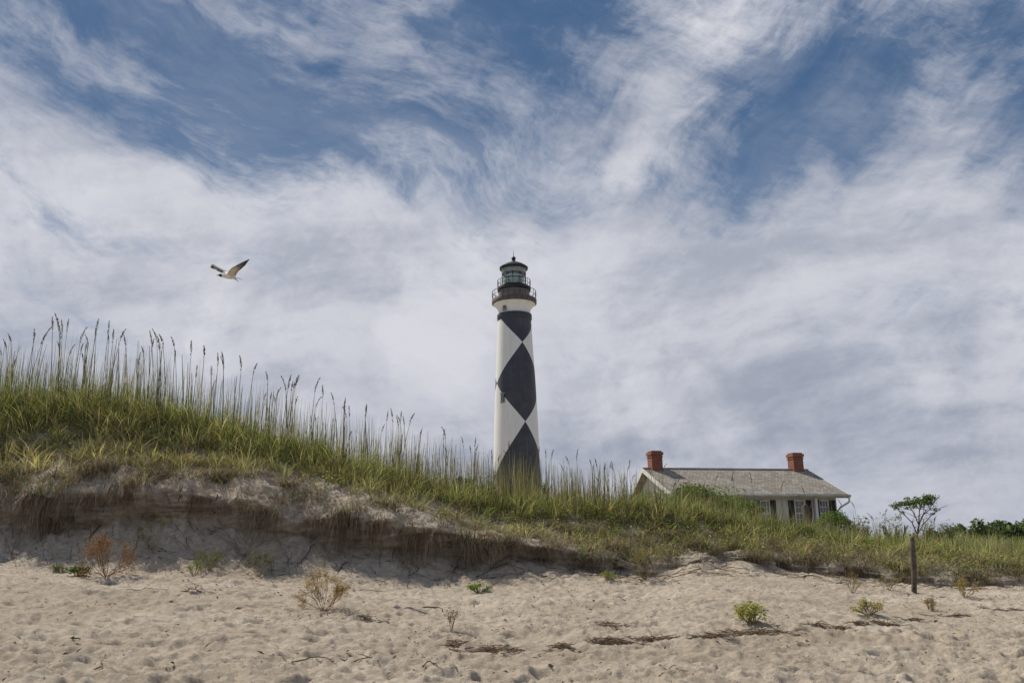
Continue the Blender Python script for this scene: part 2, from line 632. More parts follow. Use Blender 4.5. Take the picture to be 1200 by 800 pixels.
# dense green tufts of dune grass
Pp, idx, a, k = tufts(zone_grass * (1 - .75 * sstep(9.4, 10.2, zc)) * (.12 + .95 * (1 - rgt) * sstep(7.1, 7.7, zc) + sstep(-.35, .25, patch + .5 * patch2) + .6 * sstep(8.4, 8.8, zc) + .45 * lft * sstep(6.6, 7.4, zc) * (1 - sstep(8.6, 9, zc))), 12000, 17, .14)
n = len(Pp)
tz = zc.ravel()[k][idx]
hs = (.36 + .32 * sstep(8.2, 9.0, tz) * (1 - .58 * sstep(-.22, .08, Pp[:, 0] / Pp[:, 1]))) * RNG.uniform(.55, 1.25, n) * (.5 + .95 * RNG.random(12000) ** 1.4)[idx]
dry = np.clip(.5 - .5 * (tz - 8.1) + RNG.normal(0, .25, n) + .75 * RNG.normal(0, .5, 12000)[idx] + .25, 0, 1)
cb = mixcol(n, GREEN, (3, 4, 3, 2.2, 1.5)) * (1 - dry[:, None]) + mixcol(n, [(.38, .32, .19), (.25, .20, .11), (.50, .44, .28)], (2, 1, 1.3)) * dry[:, None]
cb = cb * np.clip(1 + .42 * RNG.normal(0, 1, 12000), .38, 1.75)[idx][:, None]
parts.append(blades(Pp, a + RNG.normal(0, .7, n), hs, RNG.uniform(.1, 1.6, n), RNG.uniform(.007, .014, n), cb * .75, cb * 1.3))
# long upright blades that make the ragged skyline
crestw = sstep(8.5, 9.0, zc) * (1 - sstep(9.6, 11, zc))
Pp, idx, a, k = tufts(crestw * (.3 + sstep(-.4, .3, patch2)), 2600, 7, .12)
n = len(Pp)
uu = Pp[:, 0] / Pp[:, 1]
hmax = np.interp(uu, [-.7, -.5, -.25, 0, .2, .4, .65], [1.15, 1.1, .85, .52, .48, .45, .45])
hs = hmax * RNG.uniform(.45, 1.15, n)
cb = mixcol(n, GREEN, (4, 4, 2, 1, .6))
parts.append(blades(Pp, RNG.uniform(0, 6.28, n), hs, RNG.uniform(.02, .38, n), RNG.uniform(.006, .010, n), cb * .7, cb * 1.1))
# thin bare stalks standing among the blades, too many to count
Pp, k = sample(crestw * (U[None, :] < .62) * (1 + .5 * sstep(-.3, 0, U)[None, :]) * (1 - .6 * sstep(.08, .16, U)[None, :]) * (.25 + sstep(-.25, .3, fbm(X * 2.6, Y * 2.6, 3, 155))), 9500)
n = len(Pp)
uu = Pp[:, 0] / Pp[:, 1]
hs = np.interp(uu, [-.7, -.5, -.25, 0, .2, .4, .65], [1.95, 1.9, 1.65, 1.4, 1.0, .85, .75]) * RNG.uniform(.55, 1.12, n)
cb = mixcol(n, [(.22, .195, .125), (.33, .28, .19), (.16, .135, .09), (.23, .225, .13)], (3, 3, 2, 2))
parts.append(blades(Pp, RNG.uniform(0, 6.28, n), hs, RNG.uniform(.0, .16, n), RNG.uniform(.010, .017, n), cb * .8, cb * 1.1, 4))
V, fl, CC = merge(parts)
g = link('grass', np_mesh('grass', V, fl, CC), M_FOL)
tag(g, 'dense green and straw coloured dune grass covering the ridge', 'grass', kind='stuff')

# straw coloured dead grass along the torn edge
edge = sstep(6.0, 6.7, zc + .7 * patch2 + 1.1 * rgt * sstep(-.1, .5, patch2)) * (1 - sstep(8.2, 9.0, zc)) * sstep(-.15, .5, patch2 + .45 * rgt + .35 * lft + .2 * patch)
Pp, idx, a, k = tufts(edge, 2700, 16, .12)
n = len(Pp)
cb = mixcol(n, [(.40, .33, .21), (.27, .205, .125), (.50, .43, .29), (.19, .19, .08), (.16, .10, .06)], (3, 2, 2, 1.5, .8))
hs = RNG.uniform(.16, .42, n)
g = link('dead_grass', None or np_mesh('dead_grass', *[lambda q: (q[0], q[1], q[2])][0](merge([blades(Pp, a, hs, RNG.uniform(.4, 1.5, n), RNG.uniform(.006, .011, n), cb * .7, cb, droop=RNG.uniform(0, .7, n))]))), M_DRY)
tag(g, 'matted straw and brown dead grass along the broken dune edge', 'grass', kind='stuff')

# fine root fringe hanging from the torn lip
fr = sstep(5.5, 5.8, zc) * (1 - sstep(6.1, 6.5, zc)) * sstep(.0, .5, fbm(X * 1.4, Z * .5, 4, 141)) * np.clip(scH[None, :] / .2, .3, 1)
Pp, k = sample(fr, 3000)
n = len(Pp)
cb = mixcol(n, [(.29, .235, .17), (.20, .155, .11), (.40, .33, .24), (.12, .09, .065)], (3, 3, 2.5, 1.5))
V, CC, Q, T = blades(Pp, -math.pi / 2 + RNG.normal(0, .7, n), -RNG.gamma(1.7, .06, n), -RNG.uniform(.15, .8, n), RNG.uniform(.004, .009, n), cb, cb * .8)
g = link('root_fringe', np_mesh('root_fringe', V, [Q, T], CC), M_DRY)
tag(g, 'fine brown roots and dead grass hanging from the torn dune edge', 'roots', kind='stuff')

# runners and dead straws trailing down the shaded lower slope
SV, SC, SQ, so_ = [], [], [], 0
lowrows = np.where((zone > 3.1) & (zone < 6.6))[0]
for q in range(620):
    ci = int(RNG.integers(40, C - 40)); ri = int(RNG.choice(lowrows[len(lowrows) // 4:]))
    dc = RNG.normal(1.1, 1.0); ln = int(RNG.integers(8, 46)); wv = RNG.uniform(.003, .008)
    cc = np.array([(.10, .075, .05), (.20, .15, .10), (.32, .26, .18), (.06, .045, .035)][int(RNG.integers(0, 4))])
    c_ = ci; b0 = so_
    for s_ in range(0, ln, 3):
        rr_ = ri - s_
        if rr_ < lowrows[0] - 12: break
        c_ = int(np.clip(c_ + dc * 3 + RNG.normal(0, 1.2), 2, C - 3))
        p = np.array([X[rr_, c_], Y[rr_, c_] - .01, Z[rr_, c_] + .012 + .02 * RNG.random()])
        SV += [p + np.array([-wv, 0, wv]), p + np.array([wv, 0, -wv * .3])]; SC += [cc, cc]
        if so_ > b0: SQ.append((so_ - 2, so_ - 1, so_ + 1, so_))
        so_ += 2
g = link('dry_runners', np_mesh('dry_runners', np.array(SV), [np.array(SQ)], np.array(SC)), M_DRY)
tag(g, 'thin dead runners and straws trailing down the shaded lower slope', 'plant litter', kind='stuff')

# low creeping leaves (rounded, yellow green) over the seaward face
crw = sstep(6.8, 8.0, zc + 1.0 * patch2 + 1.5 * rgt * sstep(-.3, .4, patch2)) * (1 - sstep(9.6, 10.5, zc)) * (.5 + rgt) * sstep(-.35, .25, patch2 - patch * .4)
Pp, idx, a, k = tufts(crw, 4200, 14, .17)
n = len(Pp)
Pp[:, 2] += RNG.uniform(.02, .30, n) * (.5 + .5 * RNG.random(4200))[idx]
cb = mixcol(n, [(.12, .17, .045), (.20, .26, .065), (.34, .36, .11), (.40, .36, .18), (.20, .12, .07)], (3, 4, 3.5, 1.8, .8), .28)
V, CC, Q = leaves(Pp, RNG.uniform(.03, .075, n), cb, .5, .55)
g = link('undergrowth', np_mesh('undergrowth', V, [Q], CC, smooth=False), M_FOL)
tag(g, 'low creeping leafy plants with small yellow green leaves over the dune face', 'undergrowth', kind='stuff')

# plant crumbs and bits on the sand
dw = sstep(1.6, 2.0, zc) * (1 - sstep(7.6, 8.4, zc) ) * (1 - .7 * sstep(4.8, 5, zc) * (1 - sstep(5.8, 6.1, zc))) * (1 + 1.5 * sstep(3, 3.6, zc)) * (.12 + sstep(-.05, .6, fbm(X * .6, Y * 1.6, 4, 121)))
Pp, k = sample(dw, 19000)
n = len(Pp); Pp[:, 2] += .006
cb = mixcol(n, [(.07, .05, .035), (.14, .10, .06), (.24, .18, .11), (.05, .045, .03)], (3, 2, 1, 1))
V, CC, Q = leaves(Pp, RNG.gamma(1.6, .011, n) + .006, cb, .9, .42)
g = link('debris', np_mesh('debris', V, [Q], CC, smooth=False), M_DRY)
tag(g, 'scattered dark crumbs of dry plant litter on the beach sand', 'debris', kind='stuff')

# meadow grass behind the dune
bw = sstep(11.2, 12, zc) * (1 - sstep(12.8, 13, zc)) * (Y < 75)
Pp, k = sample(bw, 9000)
n = len(Pp)
cb = mixcol(n, GREEN, (3, 4, 3, 2, 1))
g = link('meadow_grass', np_mesh('meadow_grass', *[(q[0], q[1], q[2]) for q in [merge([blades(Pp, RNG.uniform(0, 6.28, n), RNG.uniform(.3, .8, n), RNG.uniform(.1, .6, n), RNG.uniform(.02, .05, n), cb * .7, cb)])]][0]), M_FOL)
tag(g, 'low rough meadow grass on the flat ground behind the dune', 'grass', kind='stuff')

# ------------------------------------------------------------------ sea oats
def oat_meshes(v):
    st = MB(); h = 1.0 * [1.9, 1.75, 2.05, 1.6, 1.85, 1.7, 1.95, 1.8, 1.65, 2.0][v]
    bend = random.uniform(.0, .075)
    line = [Vector((bend * h * (t ** 2.2) , random.uniform(-.004, .004), h * t)) for t in [i / 7 for i in range(8)]]
    cst, ctp = [((.10, .10, .045), (.24, .20, .11)), ((.13, .11, .06), (.28, .22, .13)), ((.085, .10, .04), (.18, .18, .07))][v % 3]
    st.tube(line, [.010, .0095, .009, .0085, .008, .007, .006, .005], 4, cst, ctp)
    for q in range(random.randint(2, 4)):   # stem leaves
        t = random.uniform(.08, .5); az = random.uniform(0, 6.28); L = random.uniform(.35, .7)
        b0 = line[int(t * 7)]
        prev = None
        for k in range(5):
            s_ = k / 4
            p = b0 + Vector((math.cos(az) * L * .38 * s_ ** 1.5, math.sin(az) * L * .38 * s_ ** 1.5, L * (s_ - .25 * s_ * s_)))
            wv = Vector((-math.sin(az), math.cos(az), 0)) * .0055 * (1 - .85 * s_)
            cur = (p - wv, p + wv)
            if prev: st.add([prev[0], prev[1], cur[1], cur[0]], [(0, 1, 2, 3)], tuple(c * (1 + .4 * s_) for c in cst))
            prev = cur
    sm = st.mesh('sea_oat_stalk', True)
    hd = MB()
    L = random.uniform(.26, .46)
    top = line[-1]; tdir = (line[-1] - line[-2]).normalized()
    hc = [(.20, .15, .08), (.13, .10, .06), (.17, .17, .065), (.09, .07, .045)][v % 4]
    axis = []
    for k in range(6):
        s_ = k / 5
        axis.append(top + tdir * L * (s_ - .12 * s_ * s_) + Vector((.03 * s_ * s_ * L * 3 * (1 + v % 3), 0, -.01 * s_ * s_)))
    hd.tube(axis, [.003, .003, .0025, .002, .002, .001], 3, hc)
    for k in range(60):
        s_ = random.random() ** .8
        i = min(4, int(s_ * 5)); p = axis[i].lerp(axis[i + 1], s_ * 5 - i)
        az = random.uniform(0, 6.28); spread = .021 * math.sin(math.pi * min(1, .18 + s_ * .82)) + .006
        ln = random.uniform(.026, .045)
        o_ = Vector((math.cos(az), math.sin(az), 0)) * spread
        tip = p + o_ + Vector((0, 0, ln * .6)); mid = (p + o_ * .55)
        sd = Vector((-math.sin(az), math.cos(az), 0)) * .0095
        jc = random.uniform(.7, 1.35)
        hd.add([p, mid + sd, tip, mid - sd], [(0, 1, 2, 3)], tuple(min(.6, c * jc) for c in hc))
    return sm, hd.mesh('seed_head', False)


OATS = []
for v in range(10):
    a, b_ = oat_meshes(v)
    a.materials.append(M_DRY); b_.materials.append(M_DRY)
    OATS.append((a, b_))
TOPS = [(-60, 398), (0, 392), (40, 378), (90, 374), (130, 374), (190, 388), (230, 398), (300, 428), (370, 450), (450, 478), (490, 486), (530, 506),
        (600, 518), (650, 528), (740, 538), (800, 545), (900, 556), (980, 586), (1050, 596), (1100, 606), (1200, 625)]
tx, ty = zip(*TOPS)
dens = [(0, 300, 88), (300, 560, 88), (560, 745, 64), (745, 960, 26), (960, 1200, 34)]
OAT_LABEL = ['slender grey green sea oat stalk with narrow seed head on the high dune crest',
             'thin sea oat stalk with pale seed head on the sloping crest beside the lighthouse',
             'short sea oat stalk with brown seed head on the crest between lighthouse and house',
             'sea oat stalk standing up in front of the grey house roof',
             'low sea oat stalk on the crest near the flat topped tree']
OAT_GROUP = ['sea oats on the high crest', 'sea oats on the sloping crest', 'sea oats between lighthouse and house',
             'sea oats before the house roof', 'sea oats near the flat topped tree']
colc = np.array([crY, crZ])
for gi, (xa, xb, cnt) in enumerate(dens):
    for j in range(cnt):
        px = xa + (xb - xa) * (j + random.random()) / cnt
        px += 5 * math.sin(px * .21) + 4 * math.sin(px * .083 + 1)
        top = np.interp(px, tx, ty)
        fr = random.random()
        if fr < .45: top_y = top + abs(random.gauss(0, 9))
        else: top_y = top + random.uniform(4, 46 if gi < 2 else 26)
        u_ = at(px, 600, 20); u_ = u_.x / u_.y
        yy = float(np.interp(u_, U, crY)) + random.uniform(-.7, 1.6)
        tp = at(px, top_y, yy)
        zb = zat(u_ * yy, yy) - .05
        h = max(.45, tp.z - zb)
        v = random.randrange(10)
        nm = [1.9, 1.75, 2.05, 1.6, 1.85, 1.7, 1.95, 1.8, 1.65, 2.0][v] + .25
        o = bpy.data.objects.new('sea_oat', OATS[v][0]); COL.objects.link(o)
        o.location = (tp.x, yy, zb)
        az = random.uniform(0, 6.28)
        o.rotation_euler = (random.gauss(0, .03), random.gauss(.015, .04), az)
        sc_ = h / nm
        o.scale = (max(sc_, .75), max(sc_, .75), sc_)
        tag(o, OAT_LABEL[gi], 'sea oat', OAT_GROUP[gi])
        if random.random() < (.8 if fr < .45 else .35):
            hd = bpy.data.objects.new('seed_head', OATS[v][1]); COL.objects.link(hd); hd.parent = o

# ------------------------------------------------------------------ shrubs and trees
def grow(mb, tips, p, d, L, r, depth, spread=.55, up=.25, ratio=.72, nb=(2, 3), c=(.16, .12, .08), flat=1.0, jit=.25, sides=4):
    """recursive branching; collects tip points"""
    pts_ = [p]; dd = d.copy()
    seg = 3
    for i in range(seg):
        dd = (dd + Vector((random.gauss(0, jit), random.gauss(0, jit), random.gauss(0, jit) * .6)) * .5).normalized()
        pts_.append(pts_[-1] + dd * (L / seg))
    mb.tube(pts_, [r * (1 - .3 * i / seg) for i in range(seg + 1)], sides, c, tuple(x * 1.25 for x in c), cap=False)
    if depth == 0:
        tips += pts_[1:]
        return
    if depth == 1: tips.append(pts_[-1])
    for k in range(random.randint(*nb)):
        a = random.uniform(0, 6.283); s_ = random.uniform(.5, 1.2) * spread
        ax = dd.orthogonal().normalized(); ax.rotate(Matrix.Rotation(a, 3, dd))
        nd = dd * math.cos(s_) + ax * math.sin(s_)
        nd.z = nd.z * flat + up
        nd.normalize()
        st = pts_[-1] if k == 0 else pts_[random.choice((2, 3))]
        grow(mb, tips, st, nd, L * ratio * random.uniform(.75, 1.2), r * .66, depth - 1, spread, up, ratio, nb, c, flat, jit, sides)


def shrub(name, base, w_, h_, label, cat, stems=6, depth=3, bark=(.17, .12, .08), cols=None, wts=None, lf=.03, per=5, fspread=.05,
          splay=.8, aspect=.45, mat=None, r=.006, up=.2, group=None, leafname='foliage', seed=1, rz=0):
    random.seed(seed)
    root = empty(name, base, rz, label, cat, group)
    mb, tips = MB(), []
    for s_ in range(stems):
        a = 6.283 * (s_ + random.random() * .6) / stems; q = random.uniform(.2, 1) * splay
        d = Vector((math.cos(a) * q, math.sin(a) * q, 1)).normalized()
        grow(mb, tips, Vector((0, 0, -.03)), d, h_ * .38, r, depth, .55, up, c=bark)
    xs = np.array([v for v in mb.v]); 
    ex = max(np.ptp(xs[:, 0]), np.ptp(xs[:, 1])); ez = xs[:, 2].max()
    sx, sz = w_ / ex, h_ / ez
    mb.v = [(x * sx, y * sx, z * sz) for x, y, z in mb.v]
    mb.build('stem', M_BARK, root, True)
    if cols:
        T = np.array([(t.x * sx, t.y * sx, t.z * sz) for t in tips])
        Pp = np.repeat(T, per, 0) + RNG.normal(0, fspread, (len(T) * per, 3))
        Pp[:, 2] = np.maximum(Pp[:, 2], .0)
        cb = mixcol(len(Pp), cols, wts or [1] * len(cols), .22)
        V, CC, Q = leaves(Pp, RNG.uniform(.6, 1.4, len(Pp)) * lf, cb, .3, aspect)
        link(leafname, np_mesh(leafname, V, [Q], CC, smooth=False), mat or M_FOL, root)
    return root


def px2m(px, Yd): return px * (Yd * math.cos(PITCH)) / F


RUST = [(.30, .14, .06), (.38, .22, .08), (.36, .30, .10), (.22, .10, .05)]
g0 = ground(124, 672)
shrub('dry_shrub', g0, px2m(66, g0.y), px2m(50, g0.y), 'rust red and yellow tipped dry shrub at the foot of the high dune', 'shrub', 14, 3,
      (.22, .12, .07), RUST, (3, 3, 2, 2), .034, 3, .05, 2.6, .35, M_DRY, .006, seed=3)
g0 = ground(377, 712)
shrub('dry_shrub', g0, px2m(66, g0.y), px2m(54, g0.y), 'tan twiggy rounded dry bush on open sand near the bird shadow', 'shrub', 9, 4,
      (.27, .17, .075), [(.42, .29, .10), (.34, .22, .08)], (2, 1), .024, 2, .02, 2.4, .4, M_DRY, .007, up=.12, seed=9)
GR = [(.09, .13, .04), (.13, .17, .05), (.19, .20, .07)]
for (px, py, wpx, hpx, lab, cols, st, lf, sd) in (
        (180, 640, 36, 42, 'upright grey green sprig below the scarp of the high dune', [(.10, .14, .06), (.15, .17, .07), (.2, .17, .08)], 7, .03, 12),
        (244, 664, 40, 24, 'fan shaped green sprig beside dark trailing twigs under the scarp', [(.10, .13, .04), (.16, .18, .06)], 9, .03, 13),
        (226, 672, 22, 16, 'small bright yellow green sprout beside a fallen branch', [(.24, .28, .05), (.17, .22, .05)], 5, .03, 14),
        (303, 672, 40, 34, 'dark green weedy bush in the shade under the scarp', [(.07, .10, .04), (.11, .13, .05), (.16, .11, .07)], 8, .035, 15),
        (562, 692, 28, 11, 'bright green low plant at the dune foot by the bird shadow', [(.15, .24, .05), (.22, .30, .07)], 8, .035, 16),
        (94, 671, 20, 9, 'dark green leaf cluster at the base of the rust red shrub', [(.06, .11, .04), (.09, .15, .05)], 6, .05, 17),
        (72, 668, 18, 8, 'tiny yellow green seedling on the sand near the rust red shrub', [(.2, .22, .06), (.12, .15, .05)], 5, .035, 18),
        (712, 676, 22, 9, 'yellow green mat of low leaves on sand below the middle dune', [(.26, .28, .06), (.18, .20, .05)], 7, .03, 19),
        (880, 726, 46, 22, 'leafy sea rocket plant with pale stems alone on open sand', [(.40, .40, .13), (.50, .47, .22), (.24, .26, .08)], 14, .034, 20),
        (1019, 717, 38, 18, 'straw yellow beach plant beside the wrack line', [(.50, .43, .20), (.42, .38, .17), (.30, .27, .12)], 10, .03, 21),
        (1132, 697, 40, 22, 'amber dry beach plant at the dune foot beyond the wooden post', [(.36, .25, .09), (.28, .22, .08)], 8, .035, 22),
        (1000, 692, 40, 26, 'sparse reddish dry weed at the dune foot before the wooden post', [(.28, .16, .09), (.22, .14, .08)], 7, .02, 23),
        (1091, 712, 20, 15, 'small dry twiggy weed on sand past the wooden post', [(.36, .26, .13), (.26, .18, .09)], 5, .025, 24),
        (1042, 688, 28, 16, 'low straw coloured weed left of the wooden post foot', [(.36, .28, .13), (.26, .2, .1)], 6, .025, 25),
        (530, 738, 14, 26, 'thin bare twiggy weed standing on open sand', [(.20, .14, .08)], 3, .02, 26),
        (757, 676, 56, 36, 'wispy grey green bush at the tip of the middle slump', [(.13, .14, .06), (.2, .19, .08), (.28, .22, .11)], 12, .03, 27)):
    g0 = ground(px, py)
    lab = lab.replace(' left of', ' beside')
    shrub('beach_plant' if py > 660 else 'weed', g0, px2m(wpx, g0.y), px2m(hpx, g0.y), lab, 'plant', st, 2, (.26, .21, .11), cols, None, lf, 3, .02, 1.0, .45, M_FOL, .005, seed=sd)


def ball_crown(rad, n, cols, wts, lf, lumps=9, seed=0, squash=.75, fill=.35):
    """leaf clumps spread through several overlapping lumps"""
    r_ = np.random.default_rng(seed)
    cs = r_.normal(0, .42, (lumps, 3)) * np.array([1, 1, .55]); rs = r_.uniform(.28, .55, lumps)
    k = r_.integers(0, lumps, n)
    d = r_.normal(0, 1, (n, 3)); d /= np.linalg.norm(d, axis=1, keepdims=True)
    q = (fill + (1 - fill) * r_.random(n)) ** .6
    P = cs[k] + d * (rs[k] * q)[:, None]
    P *= np.array([rad, rad, rad * squash])
    P[:, 2] -= P[:, 2].min()
    tone = .75 + .5 * r_.random(lumps)[k]
    cb = mixcol(n, cols, wts, .2) * tone[:, None]
    return P, RNG.uniform(.6, 1.4, n) * lf, cb


def bush(name, px, py, Yd, wpx, hpx, label, cols, wts, lf=.09, n=2600, seed=1, cat='bush', group=None, zbase=None, trunk_h=0, lumps=10, fill=.35, dome=False):
    base = at(px, py, Yd)
    gz = zat(base.x, base.y)
    wd, hh = px2m(wpx, Yd), px2m(hpx, Yd)
    root = empty(name, (base.x, base.y, gz), 0, label, cat, group)
    P, sz, cb = ball_crown(wd / 2, n, cols, wts, lf, lumps, seed, 1, fill)
    if dome:
        q = np.random.default_rng(seed).normal(0, 1, (n, 3)); q /= np.linalg.norm(q, axis=1, keepdims=True); q[:, 2] = np.abs(q[:, 2])
        P = q * (wd / 2) * (RNG.uniform(.72, 1, (n, 1))) * (1 + .13 * perlin(q[:, 0] * 2.5 + 9, q[:, 1] * 2.5 + q[:, 2] * 2))[:, None]
    z0 = base.z - gz                       # the crown bottom as seen
    ext = np.ptp(P[:, 0]); P[:, :2] *= wd / ext
    P[:, 2] = z0 + P[:, 2] / P[:, 2].max() * hh
    V, CC, Q = leaves(P, sz, cb, .25, .5)
    link('crown' if 'tree' in name else 'foliage', np_mesh('foliage', V, [Q], CC, smooth=False), M_FOL, root)
    mb, tips = MB(), []
    random.seed(seed)
    for s_ in range(1 if 'tree' in name else 4):
        d = Vector((random.gauss(0, .12), random.gauss(0, .12), 1)).normalized()
        grow(mb, tips, Vector((random.gauss(0, .05), random.gauss(0, .05), -.1)), d, (z0 + hh * .45) * .6, .03 + .02 * hh, 2, .6, .2, c=(.12, .09, .065))
    mb.build('trunk' if 'tree' in name else 'stem', M_BARK, root, True)
    return root


DK = [(.060, .100, .032), (.10, .15, .042), (.15, .20, .056), (.20, .23, .075)]
bush('bush', 815, 618, 24.5, 92, 52, 'dark green wax myrtle bush standing in front of the grey roof', DK, (2, 4, 3, 1), .08, 9000, 31, dome=True)
bush('bush', 856, 622, 25.0, 84, 52, 'mid green bush merging with the grass before the house eave', DK, (1, 3, 3, 2), .07, 5500, 32)
bush('bush', 764, 614, 24.0, 66, 40, 'low feathery bush hiding the gable end of the house', DK, (1, 3, 4, 2), .07, 2600, 33)
bush('bush', 660, 612, 24.0, 60, 34, 'low green bush on the ridge beside the lighthouse base', DK, (1, 3, 4, 2), .07, 2000, 37)
bush('bush', 980, 636, 40.0, 60, 38, 'rounded bright green clipped bush in front of the house windows', [(.06, .10, .02), (.11, .17, .035), (.16, .22, .05)], (2, 3, 2), .10, 6000, 34, dome=True)
bush('pine_sapling', 543, 585, 21, 18, 28, 'small bushy pine sapling on the crest beside the lighthouse base', DK, (1, 3, 3, 1), .05, 700, 35, cat='sapling', lumps=5)
bush('pine_sapling', 573, 584, 21, 26, 30, 'small loose leafy sapling touching the white lighthouse edge', DK, (1, 2, 3, 2), .05, 260, 36, cat='sapling', lumps=5)
bush('pine_sapling', 634, 584, 22.5, 14, 18, 'tiny round leafy sapling on the shaded side of the lighthouse', DK, (1, 3, 3, 1), .05, 300, 38, cat='sapling', lumps=4)
for i, (px, py, wpx, hpx) in enumerate(((598, 608, 40, 24), (690, 612, 46, 26), (722, 616, 40, 26), (628, 622, 34, 18), (780, 628, 40, 20), (905, 628, 44, 22), (868, 634, 40, 18), (706, 632, 34, 16), (940, 634, 40, 20))):
    bush('low_shrub', px, py, 21.2 - (1.2 if py > 618 else 0) + (1.5 if px > 850 else 0), wpx, hpx, 'low dark leafy shrub growing in the ridge grass between lighthouse and house windows', DK, (2, 4, 3, 1), .05, 1500, 80 + i, cat='shrub', group='low shrubs in the ridge grass', dome=True)
for i, (px, py, wpx, hpx, lab) in enumerate(((1012, 634, 24, 30, 'young shrub with sparse round leaves beside the clipped bush'),
                                             (1046, 638, 32, 38, 'young shrub with sparse round leaves under the flat topped tree'),
                                             (1090, 640, 30, 38, 'young shrub with sparse round leaves past the flat topped tree'),
                                             (1112, 640, 26, 30, 'rounded dense young shrub between flat topped tree and tree line'))):
    bush('young_shrub', px, py, 26, wpx, hpx, lab, [(.10, .125, .06), (.15, .17, .08), (.22, .22, .12)], (2, 3, 2), .06, 420 if i < 3 else 800, 41 + i, cat='shrub', lumps=7)
TL = [(1108, 645, 30, 22, 60), (1126, 642, 26, 26, 74), (1143, 642, 32, 32, 66), (1160, 640, 26, 24, 80), (1175, 640, 34, 29, 70), (1192, 640, 30, 24, 64), (1210, 640, 34, 30, 68), (1232, 638, 36, 28, 75), (1092, 643, 20, 14, 85), (1066, 640, 24, 12, 88)]
TLL = ['rounded dark tree at the near end of the distant tree line', 'small pointed dark tree in the distant tree line', 'tallest dark tree with uneven crown in the distant tree line',
       'gap filling low tree between two darker crowns of the tree line', 'broad dark tree with two humps in the distant tree line', 'lighter green tree near the picture edge in the tree line',
       'dark tree cut by the picture edge in the tree line', 'distant tree beyond the picture edge', 'low far bush of the tree line behind young shrubs', 'lowest far bush of the tree line behind the wooden post']
for i, (px, py, wpx, hpx, Yd) in enumerate(TL):
    if i == 7: continue
    bush('tree', px, py, Yd, wpx, hpx, TLL[i], [(.055, .085, .042), (.085, .12, .052), (.12, .155, .065)], (2, 3, 2), .34, 1400, 60 + i, cat='tree', group='trees of the distant tree line', lumps=9)

# flat topped windswept pine
base = at(1074, 642, 34); gz = zat(base.x, base.y)
pine = empty('windswept_tree', (base.x, base.y, gz), 0, 'small flat topped windswept tree with bare forked trunk above the dune', 'tree')
def loc(px, py, Yd=34): 
    p = at(px - 1, py, Yd); return Vector((p.x - base.x, p.y - base.y, p.z - gz))
mb = MB(); random.seed(5)
tr = [loc(1075, 655), loc(1077, 640), loc(1076, 626), loc(1078, 615)]
tr = [tr[0], tr[0].lerp(tr[1], .5) + Vector((.05, 0, 0)), tr[1] + Vector((-.05, 0, 0)), tr[2], tr[3]]
mb.tube(tr, [.055, .048, .04, .036, .03], 6, (.10, .075, .055))
ends = []
fork = [(tr[3], [(1070, 612), (1062, 604), (1054, 598), (1050, 594)]), (tr[4], [(1074, 606), (1070, 598), (1066, 592)]), (tr[4], [(1081, 606), (1086, 598), (1092, 591)]),
        (tr[4], [(1078, 604), (1079, 597), (1080, 590)]), (tr[3], [(1083, 614), (1092, 604), (1098, 599)]), (tr[4], [(1083, 603), (1090, 597), (1095, 588)])]
for st, pl in fork:
    q = [st] + [loc(x, y, 34 + random.uniform(-.5, .5)) for x, y in pl]
    mb.tube(q, [.028, .022, .016, .012, .008][:len(q)], 5, (.10, .075, .055))
    ends.append(q[-1])
    for s_ in range(5):
        k = random.choice(range(1, len(q)))
        tip = q[k] + Vector((random.gauss(0, .22), random.gauss(0, .3), random.uniform(.1, .35)))
        mb.tube([q[k], q[k].lerp(tip, .5) + Vector((0, 0, .04)), tip], [.012, .009, .005], 4, (.10, .08, .06))
mb.build('trunk', M_BARK, pine, True)
cl = []
for (x, y, r, n) in ((1053, 591, 4.5, 170), (1060, 590, 4.5, 200), (1068, 589, 5.5, 260), (1076, 588, 5.5, 280), (1084, 587, 6, 320), (1092, 584, 5.5, 300), (1090, 590, 4, 160), (1097, 597, 2.5, 60), (1051, 595, 3, 60), (1064, 595, 2.5, 50), (1087, 582, 4, 160), (1054, 606, 2, 26), (1072, 594, 3, 60), (1058, 600, 2.2, 36), (1094, 602, 2, 30), (1081, 593, 3, 60), (1046, 592, 2, 30), (1064, 584, 2.5, 50), (1075, 583, 2.5, 50)):
    c_ = loc(x, y, 34 + random.uniform(-.35, .35)); rr = px2m(r, 34)
    q = RNG.normal(0, .5, (n, 3)) * np.array([rr * 1.15, rr * 1.9, rr * .62]) + np.array(c_)
    cl.append(q)
Pp = np.concatenate(cl)
V, CC, Q = leaves(Pp, RNG.uniform(.05, .12, len(Pp)), mixcol(len(Pp), DK, (3, 4, 2, .6), .25), .3, .45)
link('crown', np_mesh('crown', V, [Q], CC, smooth=False), M_FOL, pine)

